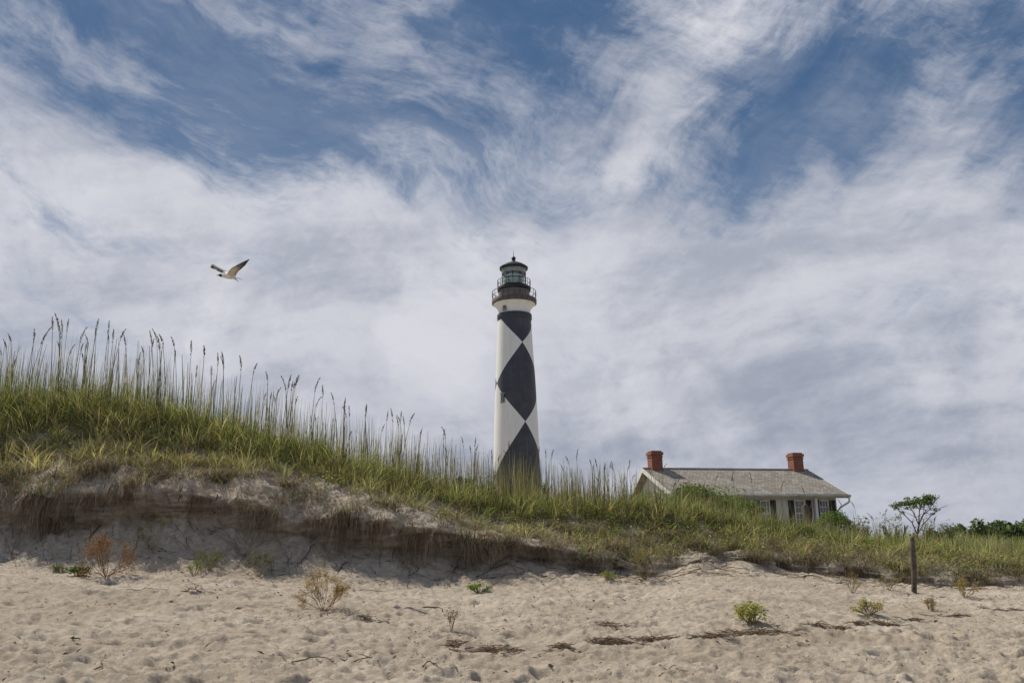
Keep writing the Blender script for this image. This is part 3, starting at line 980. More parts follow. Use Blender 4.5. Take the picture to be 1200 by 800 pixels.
# torn grass clumps and roots hanging over the scarp
def tuft(px, py, wpx, up_px, down_px, label, green=.3, nb=70, seed=1, cat='grass clump'):
    random.seed(seed)
    g0 = ground(px, py)
    g0.y -= .06
    root = empty('grass_clump', g0, 0, label, cat)
    wd, hu, hd = px2m(wpx, g0.y) * 1.15, px2m(up_px, g0.y) * 1.35, px2m(down_px, g0.y)
    nb = int(nb * 1.35); n = nb
    Pp = np.stack([RNG.normal(0, wd * .25, n), RNG.normal(.03, .07, n), RNG.normal(0, .03, n)], -1)
    gm = RNG.random(n) < green
    cb = np.where(gm[:, None], mixcol(n, GREEN, (3, 4, 3, 1, 1)), mixcol(n, [(.40, .32, .19), (.27, .19, .11), (.50, .42, .27), (.18, .11, .065)], (3, 3, 2, 1)))
    q = blades(Pp, RNG.uniform(0, 6.28, n), hu * RNG.uniform(.4, 1.1, n), RNG.uniform(.2, 1.4, n), RNG.uniform(.006, .012, n), cb * .7, cb, 5, droop=RNG.uniform(0, .6, n))
    V, fl, CC = merge([q])
    link('blades', np_mesh('blades', V, fl, CC), M_DRY, root)
    mb = MB()
    for k in range(int(nb * .7)):
        x0, L = random.gauss(0, wd * .24), hd * random.uniform(.3, 1.1)
        p = Vector((x0, random.uniform(-.02, .08), random.uniform(-.02, .05))); line = [p]
        dx, dy = random.gauss(0, .16), -random.uniform(.02, .42)
        for s_ in range(4):
            p = p + Vector((dx * L * .25 + random.gauss(0, .02), dy * L * .25 - (.035 if s_ == 0 else 0), -L * .25)); line.append(p)
        c = random.choice([(.27, .21, .14), (.18, .135, .09), (.36, .29, .19), (.12, .09, .065), (.20, .12, .075)])
        r = random.uniform(.0025, .006)
        mb.tube(line, [r, r, r * .9, r * .7, r * .4], 3, c, cap=False)
    mb.build('roots', M_BARK, root, True)
    return root


for i, a in enumerate((
        (48, 578, 60, 34, 50, 'large shaggy green and brown grass clump slumped down the scarp near the picture edge', .45, 170),
        (66, 612, 34, 16, 36, 'bleached dead grass bundle lying under the large shaggy clump', .05, 80),
        (150, 566, 44, 22, 36, 'brown stalky grass clump over the scarp above the grey green sprig', .1, 90),
        (263, 560, 34, 26, 46, 'rust brown grass clump with long roots on the upper sand face', .25, 110),
        (312, 600, 44, 14, 42, 'tangle of bare roots hanging over the dark scarp', .05, 90),
        (404, 600, 38, 22, 50, 'tall straw grass clump with hanging roots beside the tan bush', .3, 120),
        (372, 606, 26, 10, 28, 'short root tangle on the scarp beside the tall straw clump', .0, 50),
        (492, 628, 40, 14, 40, 'brown root mat hanging below a torn grass edge', .1, 100),
        (545, 630, 30, 26, 40, 'upright straw tuft with a long root beard at the scarp end', .35, 100),
        (230, 584, 24, 8, 26, 'sparse root fringe on the widest dark scarp', .0, 40),
        (105, 582, 24, 8, 30, 'sparse root fringe above the rust red shrub', .0, 40),
        (717, 640, 44, 20, 36, 'dark reddish brown slumped clump on the middle dune', .1, 130),
        (740, 655, 36, 22, 22, 'olive grass clump beside the dark reddish slump', .5, 120),
        (815, 640, 34, 22, 30, 'olive green hanging tuft at the white sand gap', .6, 130),
        (852, 642, 34, 20, 22, 'brown topped tuft at the sand gap below the bush', .3, 110),
        (925, 656, 50, 20, 26, 'wide brown clump on the lower dune below the house', .25, 140),
        (962, 652, 34, 18, 24, 'small olive clump above bare sand below the clipped bush', .4, 90),
        (1000, 664, 50, 18, 22, 'dark brown shaded root clump near the wooden post', .15, 140),
        (1060, 668, 34, 14, 16, 'brown clump just behind the wooden post', .3, 90),
        (1128, 672, 44, 16, 18, 'olive clump on the low dune past the wooden post', .6, 110),
        (640, 640, 40, 12, 20, 'flat brown root fringe along the low ledge', .15, 80),
        (120, 548, 50, 28, 24, 'broad straw and green clump high on the sand face near the picture edge', .4, 150),
        (195, 556, 34, 24, 22, 'green and straw clump on the upper face above the widest scarp', .5, 110),
        (20, 560, 44, 30, 34, 'shaggy half dead clump at the picture edge above the scarp', .35, 140),
        (335, 566, 30, 16, 20, 'small straw clump on bare upper sand beside bare roots', .2, 80),
        (440, 612, 30, 10, 34, 'dark thin roots hanging between two straw clumps', .05, 70),
        (455, 590, 36, 16, 16, 'flat yellow green clump on the rounded sand shoulder', .5, 100),
        (575, 640, 30, 12, 26, 'root beard with pale straws at the low ledge', .1, 80),
        (690, 652, 32, 14, 20, 'low olive tuft beside the reddish slump', .5, 90),
        (880, 652, 34, 16, 18, 'low olive tuft over the sand bank under the house', .5, 100),
        (1160, 672, 40, 14, 16, 'low straw clump under the three white stakes', .3, 100),
        (600, 636, 34, 10, 18, 'thin brown root fringe under the grassy ledge', .1, 70))):
    tuft(*a, seed=200 + i)

# ------------------------------------------------------------------ driftwood and wrack
def stick(px, py, px2, py2, r, label, bend=.04, c=(.10, .075, .055), side=0, seed=0):
    random.seed(seed)
    a, b_ = ground(px, py), ground(px2, py2)
    n = 6; line = []; r *= .52
    for i in range(n + 1):
        t = i / n; p = a.lerp(b_, t)
        p.z = zat(p.x, p.y) + r * .5 + .02 * math.sin(math.pi * t)
        p.x += random.gauss(0, bend * .4); p.y += random.gauss(0, bend)
        line.append(p - a)
    o = MB()
    o.tube(line, [r * (1 - .55 * i / n) * random.uniform(.85, 1.1) for i in range(n + 1)], 6, c, tuple(x * 1.3 for x in c))
    for s_ in range(side):
        k = random.randrange(1, n)
        e = line[k] + Vector((random.gauss(0, .12), random.gauss(0, .1), random.uniform(.01, .07)))
        o.tube([line[k], line[k].lerp(e, .5) + Vector((0, 0, .01)), e], [r * .5, r * .4, r * .2], 4, c)
    ob = o.build('stick', M_BARK, None, True, a)
    tag(ob, label, 'stick')


for i, s in enumerate(((404, 687, 450, 690, .016, 'straight brown stick at the dune foot beside the tan bush'),
                       (497, 709, 522, 713, .022, 'short thick dark stick beside the bird shadow'),
                       (338, 773, 392, 773, .014, 'long grey stick lying flat on foreground sand'),
                       (322, 762, 338, 772, .012, 'short slanting twig touching the long grey stick'),
                       (497, 781, 508, 775, .014, 'bent dark twig arching on foreground sand', .02),
                       (508, 775, 517, 781, .012, 'second leg of the bent dark twig', .02),
                       (112, 782, 124, 764, .010, 'thin upright leaning twig on the near sand'),
                       (400, 768, 448, 773, .014, 'long thin dark stick with side shoots near the picture base', .05, (.09, .06, .04), 3),
                       (80, 748, 92, 747, .020, 'small dark wood chip on the open near sand'),
                       (487, 737, 500, 732, .012, 'small slanting twig below the bird shadow'),
                       (212, 690, 250, 692, .016, 'fallen dark branch trailing from the yellow green sprout', .05, (.11, .07, .05), 4),
                       (208, 664, 240, 690, .012, 'dark curved root running down the lower slope', .05, (.08, .055, .04), 3),
                       (536, 628, 590, 632, .010, 'bleached stick poking out of the torn ledge', .02, (.30, .22, .15)),
                       (488, 643, 520, 668, .013, 'pale driftwood stick leaning down the shaded slope', .03, (.34, .27, .19)),
                       (150, 690, 196, 688, .010, 'thin dark twig on sand beside the rust red shrub'),
                       (20, 690, 40, 692, .010, 'short twig on sand near the picture edge'),
                       (640, 777, 652, 780, .012, 'short dark twig on the foreground sand below wrack'),
                       (780, 780, 800, 783, .010, 'faint thin twig near the picture base'),
                       (1060, 706, 1092, 716, .010, 'curved dry twig on sand past the wooden post', .06),
                       (1078, 716, 1100, 722, .012, 'dark twig beside the wrack line past the wooden post', .04))):
    stick(*s, seed=300 + i)


def wrack(px, py, wpx, label, n=90, c=((.15, .095, .06), (.22, .15, .095), (.09, .065, .045), (.28, .21, .14)), hh=.03, seed=0):
    random.seed(seed)
    g0 = ground(px, py); wd = px2m(wpx, g0.y)
    o = MB()
    for k in range(int(n * 1.7)):
        t = random.gauss(0, .24); x = max(-.7, min(.7, t * 1.35)) * wd; y = random.gauss(0, .045 + .02 * wd)
        L = random.uniform(.03, .13); a = random.gauss(0, .5) + (math.pi if random.random() < .5 else 0)
        z = zat(g0.x + x, g0.y + y) - g0.z + random.uniform(.0, hh) * max(.1, 1 - abs(t) * 1.6)
        p = Vector((x, y, z)); line = [p]
        for s_ in range(3):
            a += random.gauss(0, .35)
            p = p + Vector((math.cos(a) * L / 3, math.sin(a) * L / 3, random.gauss(0, .008))); 
            p.z = max(p.z, zat(g0.x + p.x, g0.y + p.y) - g0.z + .003); line.append(p)
        r = random.uniform(.0018, .0045)
        cc = random.choice(c)
        o.tube(line, [r, r, r * .8, r * .5], 4, cc, cap=False)
    ob = o.build('seaweed_clump', M_BARK, None, True, g0)
    tag(ob, label, 'seaweed', 'wrack line of dried seaweed')


for i, s in enumerate(((577, 760, 56, 'brown wrack strand on sand with a long straw across', 90),
                       (660, 754, 20, 'small dark wrack tuft between two longer heaps', 40),
                       (717, 752, 50, 'red brown wrack heap in the middle of the line', 120),
                       (764, 748, 42, 'slanting dark wrack streak after the red brown heap', 80),
                       (834, 743, 36, 'rounded dark wrack mound below the leafy sea rocket plant', 110),
                       (890, 739, 62, 'longest wrack heap just under the leafy sea rocket plant', 140),
                       (960, 731, 26, 'thin dark wrack streak below the straw yellow plant', 50),
                       (988, 731, 16, 'small round wrack spot in the line', 40),
                       (1008, 729, 18, 'pair of small wrack tufts under the straw yellow plant', 40),
                       (1038, 727, 30, 'flat brown wrack streak past the straw yellow plant', 60),
                       (1068, 724, 18, 'short wrack streak before the far wrack strand', 30),
                       (1122, 719, 40, 'far wrack strand with forked twigs', 70),
                       (1180, 713, 50, 'far wrack strand at the picture edge', 70),
                       (430, 723, 40, 'scatter of fine plant bits under the tan bush', 50),
                       (715, 730, 36, 'loose red brown wrack scatter above the line', 40),
                       (534, 752, 24, 'loose twiggy litter under the thin bare weed', 30))):
    wrack(*s, seed=400 + i)

# ------------------------------------------------------------------ wooden post, small stakes
m_wood = simple_mat('weathered_wood', (.115, .095, .078), .9, .45, 18, 6, .1, bmp=.6)
g0 = ground(1071, 691)
tp = at(1071, 628, g0.y)
mb = MB(); h = tp.z - g0.z
prof = [(.046, -.2), (.048, .0), (.046, h * .3), (.051, h * .45), (.047, h * .7), (.046, h * .93), (.040, h - .03), (.03, h), (.0, h + .004)]
mb.lathe(prof, 14)
mb.v = [(x + .008 * math.sin(z * 5), y, z) for x, y, z in mb.v]
post = mb.build('wooden_post', m_wood, None, True, g0)
post.rotation_euler = (0, R_(5.5), 0)
tag(post, 'weathered round wooden post standing upright in the sand at the dune foot', 'post')
m_white = simple_mat('white_paint', (.62, .62, .60), .6, .12, 4)
for i, px in enumerate((1166, 1169, 1172)):
    g0 = ground(px, 664)
    mb = MB(); mb.box((-.012, -.01, -.1), (.012, .01, .15 - .015 * i)); mb.box((-.014, -.012, .12 - .015 * i), (.014, .012, .13 - .015 * i))
    o = mb.build('stake', m_white, None, False, g0)
    tag(o, ['tallest of three short white stakes in the low dune grass', 'middle of three short white stakes in the low dune grass', 'shortest of three white stakes in the low dune grass'][i], 'stake', 'white stakes in the dune grass')

# ------------------------------------------------------------------ lighthouse
D = 130.0
ax = at(604.6, 480, D)
LX = ax.x
def zl(py): return at(604, py, D).z - GZ
def rl(half, py):
    p = at(604, py, D)
    return half / F * (-(CMI @ (p - EYE)).z)
m_tower, b = new_mat('lighthouse_paint')
co = coords(); x_, y_, z_ = sepxyz(co)
th = S._m('ARCTAN2', x_, y_ * -1.0)           # 0 faces the beach
z405, z497 = zl(405), zl(497)
H = z405 - z497
zmid = (z405 + z497) / 2
def tri(v):
    f = S._m('FRACT', v + 100.5)
    return S._m('ABSOLUTE', f - .5) * 2.0
zlow = zl(559); H2 = 2 * (z497 - zlow)
up_ = S._m('GREATER_THAN', z_, z497); top_ = S._m('GREATER_THAN', z_, z405)
ztop = zl(371.5); H3 = 2 * (ztop - z405)
s_ = tri((th - R_(24)) / math.pi) + tri((z_ - zmid) / H) * (up_ - top_) + tri((z_ - ztop) / H3) * top_ + tri((z_ - zlow) / H2) * (1.0 - up_)
blk = ss(.995, 1.005, 2.0 - s_)
n1 = noise(co, .35, 6, .6); n2 = noise(vmath('MULTIPLY', co, (3, 3, .25)), .8, 5, .6)
wht = mixc(ss(.45, .75, n2) * .45, (.74, .75, .72), (.55, .55, .50))
bl = mixc(ss(.35, .7, n1), (.032, .038, .050), (.055, .064, .080))
strk = noise(vmath('MULTIPLY', co, (5, 5, .12)), .9, 6, .65)
pnt = mixc(ss(.55, .75, strk) * .16, mixc(blk, wht, bl), (.34, .30, .25))
crs = S._m('FRACT', z_ * 2.2)
pnt = mixc(ss(.88, .98, crs) * .12, pnt, (.12, .12, .12))
put(b, pnt, .6)
m_slate = simple_mat('slate_paint', (.045, .052, .066), .6, .15, 2)
m_lblack = simple_mat('black_iron', (.022, .026, .028), .5, .3, 3)
m_lbrown = simple_mat('weathered_iron', (.10, .085, .07), .7, .3, 2)
m_lwhite = simple_mat('tower_white', (.72, .73, .71), .6, .08, 1)
m_lgreen = simple_mat('lantern_metal', (.24, .28, .25), .5, .2, 2)
lh = empty('lighthouse', (LX, D, GZ), 0, 'tall lighthouse with black and white diamond pattern and glazed lantern behind the dune', 'lighthouse')
prof = [(rl(30.6, 640), zl(652)), (rl(30.4, 640), zl(640)), (rl(27.7, 561), zl(561)), (rl(25.7, 498), zl(498)), (rl(23.4, 446), zl(446)), (rl(20.9, 405), zl(405)), (rl(19.4, 376), zl(376))]
zz = np.linspace(prof[0][1], prof[-1][1], 40)
rr = np.interp(zz, [p[1] for p in prof], [p[0] for p in prof])
mb = MB(); mb.lathe(list(zip(rr, zz)), 96); mb.build('tower', m_tower, lh, True)
mb = MB(); mb.lathe([(rl(19.3, 376), zl(376.5)), (rl(20.3, 375), zl(375)), (rl(20.4, 371), zl(371)), (rl(20.2, 369.5), zl(369.3)), (rl(18.6, 369), zl(368.8))], 96); mb.build('collar', m_slate, lh, True, sharp=40)
mb = MB(); mb.lathe([(rl(18.6, 369), zl(369)), (rl(18.6, 366), zl(366)), (rl(19.2, 364), zl(363)), (rl(21.5, 360), zl(360)), (rl(24.8, 357), zl(357)), (rl(25.0, 356), zl(356.5))], 96); mb.build('corbel', m_lwhite, lh, True)
mb = MB(); mb.lathe([(rl(24.6, 356), zl(357.2)), (rl(26.2, 356), zl(356.2)), (rl(26.3, 354), zl(352.2)), (rl(25.8, 352), zl(351.6)), (rl(10, 350), zl(351.3))], 96); mb.build('gallery_deck', m_lbrown, lh, True, sharp=40)
m_watch = simple_mat('watch_room_iron', (.22, .195, .175), .7, .2, 1)
mb = MB(); mb.lathe([(rl(17.6, 351), zl(351.6)), (rl(17.6, 340), zl(341))], 64)
for py in (349, 346.4, 343.4): mb.lathe([(rl(17.6, 351), zl(py + .25)), (rl(18.0, 351), zl(py + .2)), (rl(18.0, 351), zl(py - .2)), (rl(17.6, 351), zl(py - .25))], 64)
mb.build('watch_room', m_watch, lh, True, sharp=40)
mb = MB(); mb.lathe([(rl(17.4, 341), zl(341.6)), (rl(19.5, 341), zl(340.6)), (rl(19.8, 339), zl(338.2)), (rl(19.4, 338), zl(337.4)), (rl(8, 337), zl(337.2))], 64); mb.build('upper_deck', m_lblack, lh, True, sharp=40)


def railing(r, z0, z1, n, name):
    o = MB()
    for k in range(n):
        a = 2 * math.pi * k / n; c_, s2 = math.cos(a), math.sin(a)
        o.tube([(r * c_, r * s2, z0), (r * 1.012 * c_, r * 1.012 * s2, z0 + (z1 - z0) * .7), (r * c_, r * s2, z1)], .035, 5)
    for q, rad in ((1.0, .045), (.5, .025)):
        rr_ = [(r * math.cos(2 * math.pi * k / 64), r * math.sin(2 * math.pi * k / 64), z0 + (z1 - z0) * q) for k in range(65)]
        o.tube(rr_, rad, 5, cap=False)
    o.build(name, m_lblack, lh, True)


railing(rl(25.5, 350), zl(351.6), zl(342.2), 24, 'gallery_railing')
railing(rl(19.2, 335), zl(337.4), zl(329.2), 20, 'upper_railing')
# lantern room
mb = MB(); mb.lathe([(rl(14.6, 337), zl(337.4)), (rl(14.6, 335), zl(334.8)), (rl(14.2, 335), zl(334.6))], 48); mb.build('lantern_base', m_lblack, lh, True, sharp=40)
mb = MB(); mb.lathe([(rl(14.3, 320), zl(321.5)), (rl(14.4, 315), zl(315.2))], 48); mb.lathe([(rl(13.9, 320), zl(315.2)), (rl(13.9, 320), zl(321.5)), (rl(14.3, 320), zl(321.5))], 48); mb.build('lantern_band', m_lgreen, lh, True, sharp=40)
mb = MB()
rg = rl(14.2, 328)
for k in range(10):
    a = 2 * math.pi * (k + .35) / 10
    mb.tube([(rg * math.cos(a), rg * math.sin(a), zl(334.7)), (rg * math.cos(a), rg * math.sin(a), zl(321.4))], .05, 5)
mb.tube([(rg * math.cos(2 * math.pi * k / 48), rg * math.sin(2 * math.pi * k / 48), zl(328)) for k in range(49)], .045, 5, cap=False)
mb.build('glazing_bars', m_lblack, lh, True)
m_glass, b = new_mat('lantern_glass')
nt = m_glass.node_tree
tb = nt.nodes.new('ShaderNodeBsdfTransparent'); tb.inputs[0].default_value = (.92, .97, .95, 1)
gb = nt.nodes.new('ShaderNodeBsdfGlossy'); gb.inputs['Roughness'].default_value = .05
mx = nt.nodes.new('ShaderNodeMixShader'); mx.inputs[0].default_value = .16
nt.links.new(tb.outputs[0], mx.inputs[1]); nt.links.new(gb.outputs[0], mx.inputs[2]); nt.links.new(mx.outputs[0], nt.nodes['Material Output'].inputs[0])
mb = MB(); mb.lathe([(rg * .985, zl(334.6)), (rg * .985, zl(321.6))], 16); mb.build('glass', m_glass, lh, False)
m_lens, b = new_mat('lens_glass')
put(b, (.80, .90, .86), .35, Metallic=.0); b.inputs['Transmission Weight'].default_value = .0; b.inputs['IOR'].default_value = 1.5
mb = MB()
for k in range(7):
    z0, z1 = zl(334.5 - k * 1.85), zl(334.5 - (k + 1) * 1.85 + .25)
    q = rl(8.2 + 3.0 * math.sin(math.pi * (k + .5) / 7), 328)
    mb.lathe([(q * .9, z0), (q * 1.05, (z0 + z1) / 2), (q * .9, z1)], 12)
mb.build('lens', m_lens, lh, False)
mb = MB()
mb.lathe([(rl(14.0, 316), zl(316.3)), (rl(16.5, 316), zl(315.8)), (rl(16.8, 314), zl(313.8)), (rl(15.2, 313), zl(312.6)), (rl(10.5, 310), zl(309.8)), (rl(5.5, 308), zl(307.8)), (rl(2.4, 307), zl(306.4)), (rl(1.9, 306), zl(304.9))], 48)
mb.build('roof', m_lblack, lh, True, sharp=35)
mb = MB(); rb_ = rl(2.6, 303); zc_ = zl(303)
mb.lathe([(rb_ * math.sin(t), zc_ - rb_ * math.cos(t)) for t in np.linspace(.25, math.pi, 12)], 20)
mb.build('vent_ball', m_lblack, lh, True)
mb = MB(); mb.tube([(0, 0, zl(301)), (0, 0, zl(293))], [.05, .02], 6); mb.build('lightning_rod', m_lblack, lh, True)
m_shut = simple_mat('grey_shutter', (.24, .26, .27), .6, .2, 3)


def tower_window(px, py, wpx, hpx):
    z = zl(py); r = float(np.interp(z, zz, rr)) if py > 376 else rl(19.0, 362)
    off = (px - (603.1 + (py - 377) * .0147)) / (rl(1, py) and 1) 
    th_ = math.asin(max(-1, min(1, px2 := (px - (603.0 + .0147 * (py - 377))) * (r / r) / (r / rl(1, py)))))
    wd, hh = rl(wpx, py), abs(zl(py - hpx / 2) - zl(py + hpx / 2))
    m4 = Matrix.Rotation(th_, 4, 'Z') @ Matrix.Translation((0, -r, z))
    o = MB()
    o.box((-wd / 2, -.10, -hh / 2), (wd / 2, .45, hh / 2), m4)
    f = o.build('window', m_lblack, lh)
    o = MB()
    o.box((-wd / 2 - .1, -.16, hh / 2), (wd / 2 + .1, .4, hh / 2 + .16), m4)
    o.box((-wd / 2 - .1, -.16, -hh / 2 - .16), (wd / 2 + .1, .4, -hh / 2), m4)
    for k in range(5):
        zq = -hh / 2 + hh * (k + .5) / 5
        o.box((-wd / 2 + .02, -.15, zq - hh * .055), (wd / 2 - .02, -.098, zq + hh * .055), m4)
    o.box((-.05, -.17, -hh / 2), (.05, -.151, hh / 2), m4)
    o.build('frame', m_shut, f)


tower_window(589.5, 469, 5, 9)
tower_window(591.5, 362, 4.4, 8.5)

# ------------------------------------------------------------------ keeper's house
YH = 50.0
A = at(753, 548.5, YH)
ndir = Vector((.25, -.97, 0)).normalized(); rdir = Vector((-ndir.y, ndir.x, 0))


def solve2(P, vx, tx_, ty_):
    best = None
    for d in np.linspace(1, 9, 161):
        q = P + vx * d
        lo, hi = -10, 1
        for _ in range(40):
            mid = (lo + hi) / 2
            pxx, pyy, _d = project(np.array([q + Vector((0, 0, mid))]))
            if pyy[0] > ty_: lo = mid
            else: hi = mid
        e = abs(pxx[0] - tx_)
        if best is None or e < best[0]: best = (e, d, mid)
    return best


e, dF, drop = solve2(A, ndir, 787, 578.5)
Ls = np.linspace(5, 25, 401)
pr = project(np.array([A + rdir * float(l) for l in Ls]))
LR = float(Ls[np.argmin(np.abs(pr[0] - 946))])
print('house', e, dF, drop, LR, 'apex z', A.z, 'ridge right', project(np.array([A + rdir * LR]))[:2], 'eave right', [float(v[0]) for v in project(np.array([A + rdir * LR + ndir * dF + Vector((0, 0, drop))]))])
m_clap, b = new_mat('white_clapboard')
co = coords(); x_, y_, z_ = sepxyz(co)
f_ = S._m('FRACT', z_ * (1 / .13))
n_ = noise(vmath('MULTIPLY', co, (.6, .6, 5)), 2.0, 5, .6)
put(b, mixc(ss(.55, .8, n_) * .5, mixc(ss(.86, .98, f_), (.66, .67, .63), (.33, .33, .31)), (.45, .45, .40)), .7, bump(f_, .6, .02))
m_roof, b = new_mat('wood_shingles')
bt = S.nt.nodes.new('ShaderNodeTexBrick')
mp = coords('UV'); S.nt.links.new(mp.s, bt.inputs['Vector'])
bt.inputs['Color1'].default_value = (.22, .20, .165, 1); bt.inputs['Color2'].default_value = (.42, .38, .32, 1); bt.inputs['Mortar'].default_value = (.10, .09, .075, 1)
bt.inputs['Scale'].default_value = 1.0; bt.inputs['Mortar Size'].default_value = .012; bt.inputs['Brick Width'].default_value = .22; bt.inputs['Row Height'].default_value = .19; bt.inputs['Bias'].default_value = -.1
n_ = noise(vmath('MULTIPLY', mp, (1.4, .5, 1)), 1.3, 8, .75); n2_ = noise(mp, 8, 4, .7)
c_ = mixc(ss(.42, .68, n_) * .7, S(bt.outputs[0]), (.17, .14, .105))
c_ = mixc(ss(.55, .7, n2_) * .45, c_, (.55, .52, .46))
put(b, c_, .9, bump(S(bt.outputs['Fac']), -.5, .02))
m_brick, b = new_mat('red_brick')
bt = S.nt.nodes.new('ShaderNodeTexBrick'); co = coords(); x_, y_, z_ = sepxyz(co)
S.nt.links.new(xyz(x_ + y_, z_, 0).s, bt.inputs['Vector'])
bt.inputs['Color1'].default_value = (.30, .10, .058, 1); bt.inputs['Color2'].default_value = (.21, .07, .045, 1); bt.inputs['Mortar'].default_value = (.22, .12, .09, 1)
bt.inputs['Scale'].default_value = 1; bt.inputs['Brick Width'].default_value = .22; bt.inputs['Row Height'].default_value = .075; bt.inputs['Mortar Size'].default_value = .008
n_ = noise(co, 3, 5, .6)
put(b, mixc(ss(.4, .75, n_) * .5, S(bt.outputs[0]), (.12, .045, .03)), .9)
m_trim = simple_mat('trim_paint', (.66, .66, .62), .6, .12, 3)
m_dark = simple_mat('shutter_green', (.018, .026, .022), .6, .3, 4)
m_pane, b = new_mat('window_pane'); put(b, (.10, .115, .125), .08)
m_fascia = simple_mat('eave_grey', (.40, .40, .35), .7, .2, 2)

# local frame: x along the ridge, -y toward the beach, z up, origin under the left end of the ridge
hz = A.z - GZ                      # ridge height over ground
house = empty('keepers_house', (A.x, A.y, GZ), math.atan2(rdir.y, rdir.x), 'low white clapboard house with grey shingle roof and two brick chimneys behind the dune', 'house')
eF = hz + drop                     # front eave height
dB = dF * .62; eB = hz + drop * .98
xg0, xg1 = .0, LR                  # roof ends
T = .14
def slab(mb, p):                    # thick roof slope from four points
    q = [Vector(v) for v in p]
    nn = (q[1] - q[0]).cross(q[3] - q[0]).normalized()
    lo = [v - nn * T for v in q]
    mb.add(q + lo, [(0, 1, 2, 3), (7, 6, 5, 4), (0, 4, 5, 1), (1, 5, 6, 2), (2, 6, 7, 3), (3, 7, 4, 0)])
mb = MB()
slab(mb, [(xg0, -dF, eF), (xg1, -dF, eF), (xg1, 0, hz), (xg0, 0, hz)])
slab(mb, [(xg1, dB, eB), (xg0, dB, eB), (xg0, .004, hz - .003), (xg1, .004, hz - .003)])
me = mb.mesh('roof'); uv = me.uv_layers.new(name='UVMap')
sl_ = math.hypot(dF, hz - eF)
for lp in me.loops:
    v = me.vertices[lp.vertex_index].co
    uv.data[lp.index].uv = (v.x, (v.y + dF) * sl_ / dF)
roof = link('roof', me, m_roof, house)
mb = MB(); mb.box((xg0 - .02, -.11, hz - .03), (xg1 + .02, .11, hz + .045)); mb.build('ridge_cap', m_fascia, roof)
# chimneys
for xq, dep in ((.80, .0), (LR - .75, .0)):
    ch = MB()
    s2 = .33
    ch.box((xq - s2, -s2, hz - 1.2), (xq + s2, s2, hz + .76))
    ch.box((xq - s2 - .03, -s2 - .03, hz + .62), (xq + s2 + .03, s2 + .03, hz + .69))
    ch.box((xq - s2 - .055, -s2 - .055, hz + .76), (xq + s2 + .055, s2 + .055, hz + .92))
    ch.box((xq - s2 + .02, -s2 + .02, hz + .92), (xq + s2 - .02, s2 - .02, hz + 1.0))
    ch.build('chimney', m_brick, house)
# walls: set in from the roof edges
ov, side = .55, .45
fw, bw_ = -dF + ov, dB - .35
x0, x1 = xg0 + side, xg1 - side
def roof_z(y): return hz + (eF - hz) * (-y / dF) if y < 0 else hz + (eB - hz) * (y / dB)
tF, tB, tR = roof_z(fw) - T - .05, roof_z(bw_) - T - .05, hz - T - .06
mb = MB()
v = [(x0, fw, 0), (x1, fw, 0), (x1, bw_, 0), (x0, bw_, 0), (x0, fw, tF), (x1, fw, tF), (x1, bw_, tB), (x0, bw_, tB), (x0, 0, tR), (x1, 0, tR)]
mb.add(v, [(0, 1, 5, 4), (2, 3, 7, 6), (1, 2, 6, 9, 5), (3, 0, 4, 8, 7)])
wall = mb.build('wall', m_clap, house)
# barge boards on both gables
for xs, nm in ((xg0 - .035, 'barge_board'), (xg1 + .003, 'barge_board')):
    for y0_, z0_ in ((-dF, eF), (dB, eB)):
        o = MB(); wv = .24
        a = [Vector((xs, y0_, z0_ + .02)), Vector((xs, 0, hz + .02)), Vector((xs, 0, hz - wv)), Vector((xs, y0_, z0_ - wv + .02))]
        a2 = [p + Vector((.032, 0, 0)) for p in a]
        o.add(a + a2, [(0, 1, 2, 3), (7, 6, 5, 4), (0, 4, 5, 1), (1, 5, 6, 2), (2, 6, 7, 3), (3, 7, 4, 0)])
        o.build(nm, m_trim, house)
# fascia, gutter, soffit, frieze
mb = MB(); mb.box((xg0 + .01, -dF - .03, eF - .22), (xg1 - .01, -dF + .012, eF - .02)); mb.build('fascia', m_fascia, house)
mb = MB(); mb.tube([(xg0 + .02, -dF - .10, eF - .08), (xg1 + .10, -dF - .10, eF - .10)], .07, 8); gut = mb.build('gutter', m_fascia, house, True)
mb = MB(); mb.tube([(xg1 + .02, -dF - .10, eF - .14), (xg1 - .02, -dF - .08, eF - .45), (xg1 - .30, fw - .2, eF - .72), (x1 - .02, fw - .09, eF - .95), (x1 - .02, fw - .08, .2)], .055, 8); mb.build('downspout', m_trim, gut, True)
mb = MB(); mb.box((x0 - .02, fw - .03, tF - .24), (x1 + .02, fw - .002, tF - .02)); mb.build('frieze', m_trim, wall)
for xs in (x0, x1):
    o = MB(); o.box((xs - .09, fw - .028, 0), (xs + .03 if xs == x1 else xs + .09, fw - .003, tF - .24)); o.build('corner_board', m_trim, wall)


def house_x(px, py=598):
    """x on the front wall seen at pixel column px"""
    best = None
    Mh = Matrix.Translation((A.x, A.y, GZ)) @ Matrix.Rotation(math.atan2(rdir.y, rdir.x), 4, 'Z')
    xs = np.linspace(0, LR, 300)
    Pq = np.array([(Mh @ Vector((float(q), fw, eF - .9)))[:] for q in xs])
    return float(xs[np.argmin(np.abs(project(Pq)[0] - px))])


